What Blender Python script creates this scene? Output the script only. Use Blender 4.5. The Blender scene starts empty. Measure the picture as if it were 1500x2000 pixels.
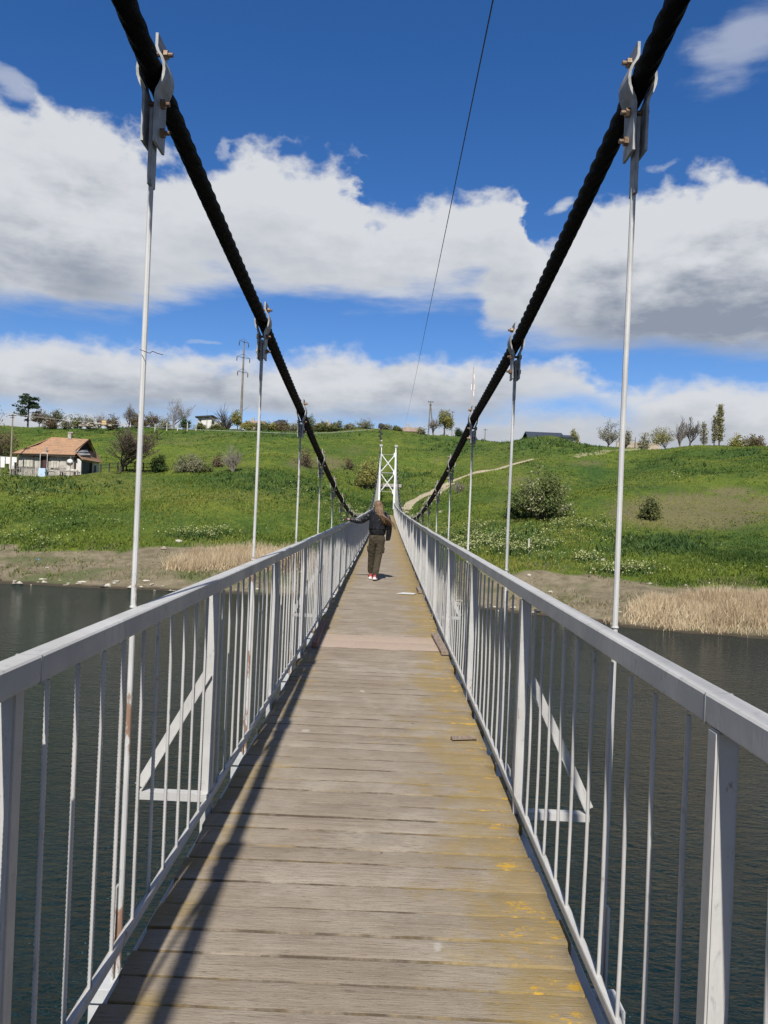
import bpy, bmesh, math, random
import numpy as np
from mathutils import Vector, Matrix

R = math.radians
scene = bpy.context.scene
COL = scene.collection

# ------------------------------------------------------------------ camera
CAM = Vector((0.036, 0.0, 1.6))
ROLL, YAW, F = R(2.4), R(0.17), 1500.0
cam_d = bpy.data.cameras.new("camera")
cam = bpy.data.objects.new("camera", cam_d)
COL.objects.link(cam)
c_, s_ = math.cos(ROLL), math.sin(ROLL)
Mc = Matrix(((c_, -s_, 0), (0, 0, -1), (s_, c_, 0)))          # columns: right, up, -forward
Mc = Matrix.Rotation(YAW, 3, 'Z') @ Mc
cam.matrix_world = Matrix.Translation(CAM) @ Mc.to_4x4()
cam_d.sensor_fit = 'AUTO'
cam_d.sensor_width = 36.0
cam_d.lens = 27.0
cam_d.clip_start = 0.05
cam_d.clip_end = 8000
scene.camera = cam
Mn = np.array(Mc)

def ray(px, py):
    """direction through a photo pixel (1500x2000), normalised so that the depth along +Y is 1"""
    v = np.array([(px - 750.0) / F, -(py - 1000.0) / F, -1.0])
    d = Mn @ v
    return d / d[1]

def project(X, Y, Z):
    P = np.stack([X - CAM.x, Y - CAM.y, Z - CAM.z], -1)
    q = P @ Mn
    w = np.where(-q[..., 2] > 0.1, -q[..., 2], 0.1)
    return 750 + q[..., 0] / w * F, 1000 - q[..., 1] / w * F

# ------------------------------------------------------------------ sun, exposure
SUN_DIR = Vector((0.066, 0.92, -1.0)).normalized()             # the way the light travels
sun_d = bpy.data.lights.new("sun", 'SUN')
sun_d.energy = 4.9
sun_d.angle = R(0.53)
sun_d.color = (1.0, 0.96, 0.90)
sun = bpy.data.objects.new("sun", sun_d)
COL.objects.link(sun)
sun.rotation_euler = SUN_DIR.to_track_quat('-Z', 'Y').to_euler()
scene.view_settings.view_transform = 'Standard'
scene.view_settings.look = 'None'
scene.view_settings.exposure = 0.45
scene.view_settings.gamma = 1.0

# ------------------------------------------------------------------ node helper
class NT:
    def __init__(self, tree):
        self.t = tree; self.n = tree.nodes; self.l = tree.links
    def node(self, typ, **kw):
        nd = self.n.new(typ)
        for k, v in kw.items(): setattr(nd, k, v)
        return nd
    def put(self, sock, v):
        if isinstance(v, bpy.types.NodeSocket): self.l.new(v, sock)
        elif v is not None: sock.default_value = v
    def m(self, op, a, b=None, c=None, clamp=False):
        nd = self.node('ShaderNodeMath', operation=op, use_clamp=clamp)
        self.put(nd.inputs[0], a)
        if b is not None: self.put(nd.inputs[1], b)
        if c is not None: self.put(nd.inputs[2], c)
        return nd.outputs[0]
    def add(s, a, b): return s.m('ADD', a, b)
    def sub(s, a, b): return s.m('SUBTRACT', a, b)
    def mul(s, a, b): return s.m('MULTIPLY', a, b)
    def sstep(self, x, lo, hi, o0=0.0, o1=1.0):
        nd = self.node('ShaderNodeMapRange', interpolation_type='SMOOTHSTEP', clamp=True)
        for i, v in enumerate((x, lo, hi, o0, o1)): self.put(nd.inputs[i], v)
        return nd.outputs[0]
    def mix(self, f, a, b):
        nd = self.node('ShaderNodeMix', data_type='RGBA')
        self.put(nd.inputs[0], f); self.put(nd.inputs[6], rgba(a)); self.put(nd.inputs[7], rgba(b))
        return nd.outputs[2]
    def noise(self, vec, scale, detail=4, rough=0.55, out=0, distortion=0.0):
        nd = self.node('ShaderNodeTexNoise'); nd.inputs['Distortion'].default_value = distortion
        if vec is not None: self.l.new(vec, nd.inputs['Vector'])
        self.put(nd.inputs['Scale'], scale); nd.inputs['Detail'].default_value = detail
        nd.inputs['Roughness'].default_value = rough
        return nd.outputs[out]
    def mapping(self, vec, scale=(1, 1, 1), loc=(0, 0, 0), rot=(0, 0, 0)):
        nd = self.node('ShaderNodeMapping')
        self.l.new(vec, nd.inputs[0])
        nd.inputs['Scale'].default_value = scale; nd.inputs['Rotation'].default_value = rot
        self.put(nd.inputs['Location'], loc)
        return nd.outputs[0]
    def comb(self, x, y, z):
        nd = self.node('ShaderNodeCombineXYZ')
        for i, v in enumerate((x, y, z)): self.put(nd.inputs[i], v)
        return nd.outputs[0]
    def sep(self, v):
        nd = self.node('ShaderNodeSeparateXYZ'); self.l.new(v, nd.inputs[0]); return nd.outputs
    def attr(self, name):
        nd = self.node('ShaderNodeAttribute', attribute_name=name); return nd.outputs['Fac']
    def curve(self, x, pts):
        nd = self.node('ShaderNodeFloatCurve')
        cv = nd.mapping.curves[0]
        pts = sorted(pts)
        cv.points[0].location = pts[0]; cv.points[1].location = pts[-1]
        for p in pts[1:-1]: cv.points.new(*p)
        nd.mapping.update()
        self.put(nd.inputs['Value'], x)
        return nd.outputs[0]

def rgba(c):
    if isinstance(c, (tuple, list)) and len(c) == 3: return (*c, 1.0)
    return c

# ------------------------------------------------------------------ world: Nishita sky with cloud banks
world = bpy.data.worlds.new("World"); scene.world = world
world.use_nodes = True
W = NT(world.node_tree); W.n.clear()
sky = W.node('ShaderNodeTexSky', sky_type='NISHITA', sun_disc=False)
sky.sun_elevation = math.asin(-SUN_DIR.z)
sky.sun_rotation = math.atan2(-SUN_DIR.x, -SUN_DIR.y)
sky.altitude = 100; sky.air_density = 1.0; sky.dust_density = 0.0; sky.ozone_density = 3.5
SKY = 0.072
hs = W.node('ShaderNodeHueSaturation'); hs.inputs['Saturation'].default_value = 1.27; hs.inputs['Value'].default_value = 1.0
W.l.new(sky.outputs[0], hs.inputs['Color'])
sc_sky = W.node('ShaderNodeVectorMath', operation='SCALE'); W.l.new(hs.outputs[0], sc_sky.inputs[0]); sc_sky.inputs[3].default_value = SKY
tint_sky = W.node('ShaderNodeVectorMath', operation='MULTIPLY'); W.l.new(sc_sky.outputs[0], tint_sky.inputs[0]); tint_sky.inputs[1].default_value = (0.98, 0.965, 1.17)
tc = W.node('ShaderNodeTexCoord')
dx, dy, dz = W.sep(tc.outputs['Generated'])
az = W.m('ARCTAN2', dx, dy); el = W.m('ARCSINE', dz)
AZ = 0.9
def azel(px, py):
    d = ray(px, py); d = d / np.linalg.norm(d)
    return math.atan2(d[0], d[1]), math.asin(d[2])
def cpts(lst):
    return [((azel(*p)[0] + AZ) / (2 * AZ), max(0.0, azel(*p)[1])) for p in lst]
cv = W.comb(az, W.mul(el, 1.5), 0.37)
n_big = W.sub(W.noise(cv, 7.0, 10, 0.53), 0.5)
n_big2 = W.sub(W.noise(W.mapping(cv, loc=(3.1, 1.7, 2.2)), 7.0, 9, 0.56), 0.5)
n_bil = W.noise(W.mapping(cv, loc=(1.3, 5.1, 0.2)), 15.0, 6, 0.52)
bil = W.sub(W.m('ABSOLUTE', W.sub(n_bil, 0.5)), 0.09)              # billows: rounded lumps between thin creases
n_soft = W.sub(W.noise(W.mapping(cv, scale=(0.55, 1.5, 1), loc=(7.7, 2.1, 0)), 10.0, 7, 0.55), 0.5)
n_sh = W.sub(W.noise(W.mapping(cv, scale=(0.7, 1.3, 1), loc=(2.7, 8.1, 3)), 9.0, 8, 0.6), 0.5)
amp = W.sstep(el, 0.03, 0.36, 0.34, 1.0)
azw = W.add(W.add(az, W.mul(W.mul(n_big2, 0.14), amp)), W.mul(bil, 0.05))
elw = W.add(W.add(el, W.mul(W.mul(n_big, 0.095), amp)), W.mul(W.mul(bil, 0.15), amp))
elb = W.add(el, W.mul(W.mul(n_soft, 0.14), amp))
offside = W.sstep(W.m('ABSOLUTE', az), 0.80, 1.25, 1.0, 0.30)
xn = W.m('DIVIDE', W.add(azw, AZ), 2 * AZ)
banks = [
    # top edge, bottom edge (photo pixels), grey weight, softness
    ([(-300, 170), (-60, 200), (60, 205), (150, 225), (230, 268), (300, 292), (380, 312), (450, 300), (560, 305), (640, 318), (690, 345), (712, 400),
      (760, 412), (840, 385), (900, 365), (985, 362), (1012, 420), (1035, 490), (1075, 490), (1110, 452), (1180, 405), (1260, 365),
      (1340, 345), (1420, 340), (1500, 330), (1800, 300)],
     [(-300, 590), (0, 600), (120, 596), (220, 585), (330, 565), (430, 562), (540, 580), (640, 590), (760, 592), (860, 584), (920, 590),
      (960, 640), (1020, 655), (1130, 672), (1260, 690), (1380, 690), (1500, 680), (1800, 680)]),
    ([(-300, 660), (0, 662), (120, 660), (300, 676), (420, 688), (520, 682), (600, 674), (700, 690), (800, 688), (900, 698), (1000, 690),
      (1060, 690), (1110, 700), (1140, 722), (1170, 748), (1240, 760), (1330, 745), (1420, 750), (1500, 748), (1800, 740)],
     [(-300, 800), (0, 796), (120, 805), (250, 812), (380, 815), (470, 812), (560, 825), (700, 822), (830, 815), (960, 812), (1040, 800),
      (1100, 792), (1170, 800), (1240, 840), (1320, 900), (1500, 930), (1800, 930)]),
    ([(-300, 790), (0, 782), (120, 790), (260, 806), (420, 830), (600, 828), (760, 832), (900, 822), (1000, 812), (1100, 812), (1200, 800),
      (1330, 795), (1500, 800), (1800, 800)],
     None),
]
col = tint_sky.outputs[0]
WHITE, GREY = (0.50, 0.515, 0.54), (0.20, 0.23, 0.285)
gb = [(-300, .9), (0, .85), (130, .95), (260, .55), (420, .30), (620, .45), (800, .40), (950, .45), (1060, .5), (1180, 1.1), (1320, 1.35), (1500, 1.3), (1800, 1.2)]
gb2 = [(-300, 1.1), (0, 1.05), (200, 1.15), (480, 1.1), (650, 1.25), (850, 1.2), (1000, .9), (1090, .35), (1180, .5), (1320, .65), (1500, .75), (1800, .75)]
for i in (2, 1, 0):
    top_l, bot_l = banks[i]
    top = W.curve(xn, cpts(top_l))
    d_top = W.sub(top, elw)
    a = W.sstep(d_top, -0.006, 0.024)
    if bot_l is not None:
        bot = W.curve(xn, cpts(bot_l))
        d_bot = W.sub(elb, bot)
        a = W.mul(a, W.sstep(d_bot, -0.018, 0.026))
        t = W.m('DIVIDE', W.sub(top, el), W.m('MAXIMUM', W.sub(top, bot), 0.012))
        gl = gb if i == 0 else gb2
        gw = W.mul(W.curve(xn, [((azel(x, 500)[0] + AZ) / (2 * AZ), v / 2) for x, v in gl]), 2.0)
        sh = W.add(t, W.add(W.mul(n_sh, 1.35), W.mul(bil, 0.7)))
        sh = W.mul(W.sstep(sh, 0.10 if i == 1 else 0.22, 1.05), gw)
        # thin lit rims at the foot of a bank
        sh = W.mul(sh, W.sstep(d_bot, 0.0, 0.05, 0.55, 1.0))
    else:
        sh = W.add(0.30, W.mul(n_sh, 0.9))
    sh = W.m('MINIMUM', W.m('MAXIMUM', sh, 0.0), 1.15)
    sh = W.add(sh, W.mul(W.add(n_sh, W.mul(bil, 0.8)), 0.22))
    ccol = W.mix(sh, WHITE, GREY)
    col = W.mix(W.mul(W.mul(a, 0.985), offside), col, ccol)
# loose wisps
def wisp(px, py, rx, ry, rot, dens):
    a0, e0 = azel(px, py)
    u = W.sub(azw, a0); v = W.sub(W.add(el, W.mul(n_big, 0.06)), e0)
    cr, sr = math.cos(rot), math.sin(rot)
    uu = W.m('DIVIDE', W.add(W.mul(u, cr), W.mul(v, sr)), rx / F); vv = W.m('DIVIDE', W.sub(W.mul(v, cr), W.mul(u, sr)), ry / F)
    d = W.add(W.mul(uu, uu), W.mul(vv, vv))
    f = W.sub(1.0, d)
    f = W.add(f, W.mul(n_soft, 3.2))
    return W.mul(W.sstep(f, 0.0, 1.1), dens)
ws = [wisp(1425, 75, 130, 70, 0.5, 0.55), wisp(30, 175, 70, 30, -0.3, 0.6), wisp(1095, 397, 40, 18, 0.2, 0.95),
      wisp(1305, 318, 26, 9, 0.1, 0.7), wisp(420, 285, 16, 16, 0.5, 0.5), wisp(400, 666, 40, 6, 0.05, 0.3), wisp(770, 578, 70, 16, 0, .8)]
acc = ws[0]
for w_ in ws[1:]: acc = W.m('MAXIMUM', acc, w_)
col = W.mix(acc, col, (0.43, 0.46, 0.52))
# grey cloud added out of view overhead and behind, to neutralise the blue fill
fill_veil = W.sstep(W.add(W.noise(tc.outputs['Generated'], 2.6, 6, 0.55), 0.0), 0.42, 0.58)
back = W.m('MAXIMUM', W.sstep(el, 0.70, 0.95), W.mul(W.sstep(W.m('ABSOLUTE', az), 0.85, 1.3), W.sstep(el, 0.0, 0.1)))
col = W.mix(W.mul(W.mul(fill_veil, back), 0.70), col, (0.205, 0.205, 0.205))
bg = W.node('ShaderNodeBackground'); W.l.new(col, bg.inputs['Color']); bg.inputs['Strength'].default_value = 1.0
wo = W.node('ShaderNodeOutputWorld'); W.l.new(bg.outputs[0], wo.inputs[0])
world.cycles.sampling_method = 'MANUAL'; world.cycles.sample_map_resolution = 512

# ------------------------------------------------------------------ materials
def mat(name):
    m = bpy.data.materials.new(name); m.use_nodes = True
    t = NT(m.node_tree); t.n.clear()
    b = t.node('ShaderNodeBsdfPrincipled'); o = t.node('ShaderNodeOutputMaterial'); t.l.new(b.outputs[0], o.inputs[0])
    t.b = b
    t.co = t.node('ShaderNodeTexCoord').outputs['Object']
    t.pos = t.node('ShaderNodeNewGeometry').outputs['Position']
    return m, t
def bump(t, h, strength=0.3, dist=0.01):
    b = t.node('ShaderNodeBump'); b.inputs['Strength'].default_value = strength; b.inputs['Distance'].default_value = dist
    t.l.new(h, b.inputs['Height']); t.l.new(b.outputs[0], t.b.inputs['Normal'])

def m_simple(name, c, rough=0.7, var=0.25, scale=8.0, metal=0.0, c2=None, bmp=0.0, spec=0.5, gpos=False, stretch=(1, 1, 1)):
    m, t = mat(name)
    v = t.mapping(t.pos if gpos else t.co, scale=stretch)
    n = t.noise(v, scale, 6, 0.6)
    c2 = c2 or tuple(x * (1 - var) for x in c)
    t.put(t.b.inputs['Base Color'], t.mix(t.sstep(n, 0.35, 0.65), c, c2))
    t.b.inputs['Roughness'].default_value = rough; t.b.inputs['Metallic'].default_value = metal
    t.b.inputs['Specular IOR Level'].default_value = spec
    if bmp: bump(t, n, bmp, 0.02)
    return m

def m_paint(name, c, rust=0.5, rough=0.42, low=0.0):
    """weathered silver paint: soft blotches, drips and grime, rust breaking through"""
    m, t = mat(name)
    p = t.pos
    x, y, z = t.sep(p)
    n1 = t.noise(p, 3.5, 5, 0.6); n2 = t.noise(t.mapping(p, scale=(1, 1, .4)), 38, 5, 0.65); n3 = t.noise(t.mapping(p, loc=(5, 3, 1), scale=(1, 1, .35)), 6.5, 7, 0.7)
    n4 = t.noise(t.mapping(p, scale=(9, 9, .7)), 3.0, 6, .65); n5 = t.noise(p, 17, 6, .7)
    k = t.mix(t.sstep(n1, .3, .7), c, tuple(q * .80 for q in c))
    k = t.mix(t.mul(t.sstep(n4, .54, .70), .45), k, tuple(q * .55 for q in c))
    k = t.mix(t.mul(t.sstep(n2, .60, .72), .5), k, (0.11, 0.10, 0.09))
    k = t.mix(t.mul(t.sstep(n5, .62, .70), .4), k, (0.15, 0.13, 0.11))
    rb = t.add(n3, t.mul(n5, .12))
    if low: rb = t.add(rb, t.mul(t.mul(t.sstep(z, 2.3, 1.35), t.sstep(x, .0, -.3)), low))
    rm = t.mul(t.sstep(rb, .80 - .1 * rust, .845 - .1 * rust), .85)
    k = t.mix(rm, k, t.mix(n2, (0.27, 0.125, 0.050), (0.13, 0.06, 0.03)))
    t.put(t.b.inputs['Base Color'], k)
    t.put(t.b.inputs['Roughness'], t.sstep(n1, .3, .7, rough, rough + .16))
    t.b.inputs['Specular IOR Level'].default_value = 0.45
    bump(t, t.add(n2, t.mul(n5, .8)), .22, .004)
    return m

M_PAINT = m_paint('silver_paint', (0.45, 0.44, 0.415), .75)
M_ROD = m_paint('rod_paint', (0.52, 0.515, 0.495), 1.0, low=.12)
M_WHITE = m_paint('tower_white', (0.74, 0.75, 0.74), .2)
M_BEAM = m_paint('beam_paint', (0.46, 0.47, 0.465), .8)
M_GALV = m_simple('galvanised', (0.34, 0.34, 0.33), .55, .4, 14, .0, bmp=.1, spec=.3)
M_BRASS = m_simple('bolt_steel', (0.26, 0.19, 0.115), .55, .5, 60, .3, c2=(0.12, 0.065, 0.04))
M_ROPE = m_simple('tarred_rope', (0.0035, 0.0035, 0.0038), .62, .4, 60, spec=.10, bmp=.3)
M_WIRE = m_simple('wire_black', (0.02, 0.02, 0.022), .6)
M_CONC = m_simple('concrete', (0.36, 0.34, 0.30), .9, .35, 3.5, bmp=.3)
M_POLE = m_simple('grey_pole', (0.22, 0.20, 0.17), .9, .4, 2.0, stretch=(1, 1, .3))
M_WOODPOLE = m_simple('pale_wood_pole', (0.33, 0.28, 0.21), .9, .4, 3.0, stretch=(1, 1, .2))
M_BLACK = m_simple('matte_black', (0.012, 0.012, 0.012), .6)
M_LEATHER = None

def m_deck():
    m, t = mat('weathered_planks')
    x, y, z = t.sep(t.pos)
    rnd = t.attr('rnd'); fresh = t.attr('fresh')
    off = t.mul(rnd, 37.0)
    gv = t.comb(t.add(t.mul(x, 1.0), off), t.mul(y, 26.0), off)
    g1 = t.noise(gv, 2.6, 8, 0.68, distortion=.7)
    g2 = t.noise(t.comb(t.add(t.mul(x, 5.0), off), t.mul(y, 60.0), off), 2.6, 7, 0.72, distortion=.35)
    g3 = t.noise(t.comb(t.add(t.mul(x, 14.0), off), t.mul(y, 85.0), t.mul(off, 1.7)), 2.0, 5, 0.7)
    blot = t.noise(t.pos, 2.1, 7, 0.66)
    k = t.mix(t.sstep(g1, .30, .72), (0.290, 0.240, 0.180), (0.185, 0.147, 0.108))
    k = t.mix(t.sstep(blot, .40, .68), k, t.mix(t.sstep(g2, .35, .65), (0.350, 0.303, 0.240), (0.262, 0.220, 0.170)))
    k = t.mix(t.mul(rnd, .34), k, (0.165, 0.130, 0.085))
    # fresh pinkish boards
    k = t.mix(t.mul(fresh, .75), k, t.mix(g1, (0.43, 0.325, 0.25), (0.35, 0.27, 0.205)))
    # dark weather cracks along the grain
    k = t.mix(t.mul(t.sstep(g2, .575, .66), .8), k, (0.070, 0.052, 0.038))
    k = t.mix(t.mul(t.sstep(g3, .60, .68), .65), k, (0.085, 0.065, 0.045))
    k = t.mix(t.mul(t.sstep(g3, .38, .30), .5), k, (0.40, 0.355, 0.29))
    k = t.mix(t.mul(t.sstep(g2, .40, .30), .35), k, (0.40, 0.36, 0.30))
    k = t.mix(t.mul(t.sstep(g1, .66, .80), .55), k, (0.10, 0.075, 0.05))
    # grime blotches
    b2 = t.noise(t.mapping(t.pos, scale=(1, 2.0, 1), loc=(4, 9, 0)), 1.6, 8, 0.7)
    k = t.mix(t.mul(t.sstep(b2, .56, .72), .45), k, (0.11, 0.085, 0.06))
    ed = t.attr('edge')
    k = t.mix(t.mul(t.sstep(ed, .45, .98), t.sstep(t.noise(t.comb(t.mul(x, 1.6), t.mul(y, 3.0), off), 2.2, 5, .7), .36, .60, .15, .95)), k, (0.060, 0.045, 0.031))
    # mustard lichen film, strongest along the right side, and at seams
    edge = t.attr('edge')
    l1 = t.noise(t.mapping(t.pos, loc=(2, 1, 0)), 2.3, 8, 0.72)
    side = t.m('MAXIMUM', t.mul(t.sstep(x, .05, .72), .26), t.mul(t.sstep(x, -.45, -.70), .16))
    far = t.mul(t.sstep(y, 8.0, 30.0), .10)
    lv = t.add(t.add(l1, side), t.add(far, t.mul(edge, .08)))
    film = t.mul(t.sstep(lv, .57, .80), t.sstep(g2, .25, .55, .35, .8))
    k = t.mix(t.mul(film, t.sub(.80, t.mul(fresh, .7))), k, (0.245, 0.170, 0.050))
    # bright orange lichen crusts
    l2 = t.noise(t.mapping(t.pos, scale=(.8, 1.3, 1), loc=(8, 3, 1)), 7.5, 9, 0.75)
    cr = t.add(t.add(l2, t.mul(t.sstep(x, .30, .68), .17)), t.mul(edge, t.sstep(l1, .40, .60, 0.0, .06)))
    crust = t.sstep(cr, .735, .790)
    k = t.mix(t.mul(crust, t.sub(.92, t.mul(fresh, .9))), k, (0.42, 0.25, 0.032))
    # pale splashes
    v = t.node('ShaderNodeTexVoronoi', feature='F1'); t.l.new(t.mapping(t.pos, scale=(1, .8, 1)), v.inputs['Vector']); v.inputs['Scale'].default_value = 2.6
    vd = t.add(v.outputs['Distance'], t.mul(t.sub(l2, .5), .22))
    vc = t.sep(v.outputs['Color'])[0]
    spot = t.mul(t.sstep(vd, .075, .045), t.m('GREATER_THAN', vc, .62))
    k = t.mix(t.mul(spot, .38), k, (0.50, 0.48, 0.43))
    v2 = t.node('ShaderNodeTexVoronoi', feature='F1'); t.l.new(t.pos, v2.inputs['Vector']); v2.inputs['Scale'].default_value = 4.2
    knot = t.mul(t.sstep(v2.outputs['Distance'], .055, .03), t.m('GREATER_THAN', t.add(t.sep(v2.outputs['Color'])[1], t.mul(t.sstep(t.m('ABSOLUTE', t.sub(t.m('ABSOLUTE', x), .66)), .06, .03), .22)), .82))
    k = t.mix(t.mul(knot, .85), k, (0.05, 0.035, 0.025))
    t.put(t.b.inputs['Base Color'], k)
    t.b.inputs['Roughness'].default_value = .86; t.b.inputs['Specular IOR Level'].default_value = .25
    h = t.add(t.mul(g1, -.6), t.add(t.mul(g2, -.6), t.mul(g3, -.5)))
    bump(t, h, .75, .008)
    return m
M_DECK = m_deck()

def m_ground():
    m, t = mat('meadow_ground')
    dirt, dry, dark, bright = t.attr('dirt'), t.attr('dry'), t.attr('dark'), t.attr('bright')
    p = t.mapping(t.pos, scale=(1, 1, 1.4))
    n1 = t.noise(p, .16, 8, .62); n2 = t.noise(p, 1.1, 8, .68); n3 = t.noise(p, 5.5, 6, .7)
    n0 = t.noise(t.mapping(t.pos, scale=(.55, 1, 1.4), loc=(9, 4, 0)), .075, 5, .6)
    g = t.mix(t.sstep(n1, .38, .62), (0.062, 0.102, 0.016), (0.120, 0.144, 0.021))
    g = t.mix(t.mul(t.sstep(n0, .50, .66), .55), g, (0.135, 0.130, 0.040))
    g = t.mix(t.mul(t.sstep(n2, .42, .62), .8), g, (0.036, 0.068, 0.013))
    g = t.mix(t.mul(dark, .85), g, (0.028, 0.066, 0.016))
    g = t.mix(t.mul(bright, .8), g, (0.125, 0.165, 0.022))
    dmix = t.sstep(t.add(dry, t.mul(t.sub(n2, .5), .9)), .35, .75)
    g = t.mix(t.mul(dmix, .8), g, t.mix(t.sstep(n3, .4, .6), (0.165, 0.135, 0.075), (0.115, 0.100, 0.050)))
    dm = t.sstep(t.add(dirt, t.mul(t.sub(n2, .5), .7)), .40, .62)
    dcol = t.mix(t.sstep(n2, .35, .65), (0.225, 0.185, 0.125), (0.135, 0.115, 0.070))
    dcol = t.mix(t.sstep(n1, .50, .62), dcol, (0.105, 0.115, 0.050))
    dcol = t.mix(t.mul(t.sstep(n3, .58, .70), .6), dcol, (0.33, 0.29, 0.22))
    g = t.mix(dm, g, dcol)
    z = t.sep(t.pos)[2]
    g = t.mix(t.sstep(t.add(z, t.mul(t.sub(n2, .5), .3)), -3.98, -4.14), g, (0.060, 0.048, 0.034))
    g = t.mix(t.mul(t.sstep(n3, .56, .72), .35), g, (0.03, 0.045, 0.012))
    t.put(t.b.inputs['Base Color'], g)
    t.b.inputs['Roughness'].default_value = .95; t.b.inputs['Specular IOR Level'].default_value = .15
    bump(t, t.add(n2, t.mul(n3, .5)), .9, .25)
    return m
M_GROUND = m_ground()
M_PATH = m_simple('bare_track', (0.36, 0.30, 0.21), .95, .3, 3.0, c2=(0.26, 0.22, 0.13), gpos=True, bmp=.3)

def m_water():
    m, t = mat('river_water')
    p = t.pos
    w1 = t.noise(t.mapping(p, scale=(.75, 2.3, 1), rot=(0, 0, R(-9))), 1.05, 6, .60, distortion=.5)
    w2 = t.noise(t.mapping(p, scale=(.9, 2.0, 1), rot=(0, 0, R(6)), loc=(3, 5, 0)), 4.2, 4, .55, distortion=.4)
    w3 = t.noise(t.mapping(p, scale=(1.0, 1.9, 1), rot=(0, 0, R(-14)), loc=(1, 9, 0)), 9.0, 3, .5, distortion=.3)
    h = t.add(t.add(t.mul(w1, .26), t.mul(w2, .36)), t.mul(w3, .06))
    t.b.inputs['Base Color'].default_value = (0.010, 0.017, 0.016, 1)
    y = t.sep(p)[1]
    k = t.mix(t.sstep(y, 30, 50), (0.0030, 0.0120, 0.0145), (0.014, 0.022, 0.012))
    t.put(t.b.inputs['Base Color'], k)
    t.b.inputs['Roughness'].default_value = .06
    t.b.inputs['IOR'].default_value = 1.33
    t.b.inputs['Specular IOR Level'].default_value = .38
    t.b.inputs['Specular Tint'].default_value = (.58, .92, 1.0, 1)
    gust = t.sstep(t.noise(t.mapping(p, scale=(.05, .09, 1), loc=(2, 3, 0)), 1.0, 3, .5), .36, .62, .45, 1.25)
    bump(t, t.mul(h, gust), 1.0, .55)
    return m
M_WATER = m_water()

def m_leaf(name, c1, c2, c3=None, rough=.7, trans=.25):
    m, t = mat(name)
    tint = t.attr('tint')
    k = t.mix(t.sstep(tint, 0., .6), c1, c2)
    if c3: k = t.mix(t.sstep(tint, .80, .86), k, c3)
    t.put(t.b.inputs['Base Color'], k); t.b.inputs['Roughness'].default_value = rough
    t.b.inputs['Specular IOR Level'].default_value = .2
    tr = t.node('ShaderNodeBsdfTranslucent'); t.put(tr.inputs['Color'], k)
    ms = t.node('ShaderNodeMixShader'); ms.inputs[0].default_value = trans
    t.l.new(t.b.outputs[0], ms.inputs[1]); t.l.new(tr.outputs[0], ms.inputs[2])
    o = [n for n in t.n if n.type == 'OUTPUT_MATERIAL'][0]; t.l.new(ms.outputs[0], o.inputs[0])
    return m
M_GRASS = m_leaf('grass_blades', (0.036, 0.072, 0.013), (0.122, 0.162, 0.023), (0.190, 0.200, 0.038))
M_WEED = m_leaf('weed_leaves', (0.032, 0.072, 0.020), (0.075, 0.125, 0.030), (0.150, 0.190, 0.090))
M_FLOWER = m_leaf('flower_heads', (0.22, 0.26, 0.07), (0.36, 0.375, 0.16), (0.42, 0.42, 0.26))
M_REED = m_leaf('dry_reed', (0.42, 0.32, 0.20), (0.60, 0.49, 0.33), (0.33, 0.25, 0.15))
M_DRYGRASS = m_leaf('dry_tufts', (0.17, 0.155, 0.085), (0.26, 0.22, 0.13), (0.085, 0.11, 0.035))
M_OLIVE = m_leaf('olive_leaf', (0.065, 0.085, 0.028), (0.14, 0.15, 0.052))
M_DKGREEN = m_leaf('dark_leaf', (0.022, 0.045, 0.014), (0.055, 0.085, 0.022))
M_SPRINGOLIVE = m_leaf('spring_olive', (0.13, 0.14, 0.055), (0.23, 0.22, 0.10))
M_YELGREEN = m_leaf('spring_leaf', (0.16, 0.165, 0.04), (0.27, 0.255, 0.075))
M_PALE = m_leaf('pale_leaf', (0.15, 0.15, 0.09), (0.24, 0.23, 0.14))
M_PINE = m_leaf('pine_needles', (0.018, 0.036, 0.020), (0.040, 0.065, 0.034), trans=.05)
M_BLOSSOM = m_leaf('bush_leaf_blossom', (0.052, 0.082, 0.024), (0.150, 0.175, 0.058), (0.40, 0.37, 0.26))
M_RUSTY = m_leaf('brown_bud', (0.105, 0.072, 0.046), (0.175, 0.130, 0.075), (0.13, 0.135, 0.048))
M_BARK = m_simple('bark', (0.090, 0.072, 0.056), .95, .5, 6.0)
M_TWIG = m_simple('grey_twig', (0.13, 0.112, 0.095), .95, .3, 3.0)
M_TWIGBR = m_simple('brown_twig', (0.085, 0.060, 0.046), .95, .3, 3.0)
M_TWIGPALE = m_simple('pale_twig', (0.24, 0.205, 0.175), .95, .3, 3.0)

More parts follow.
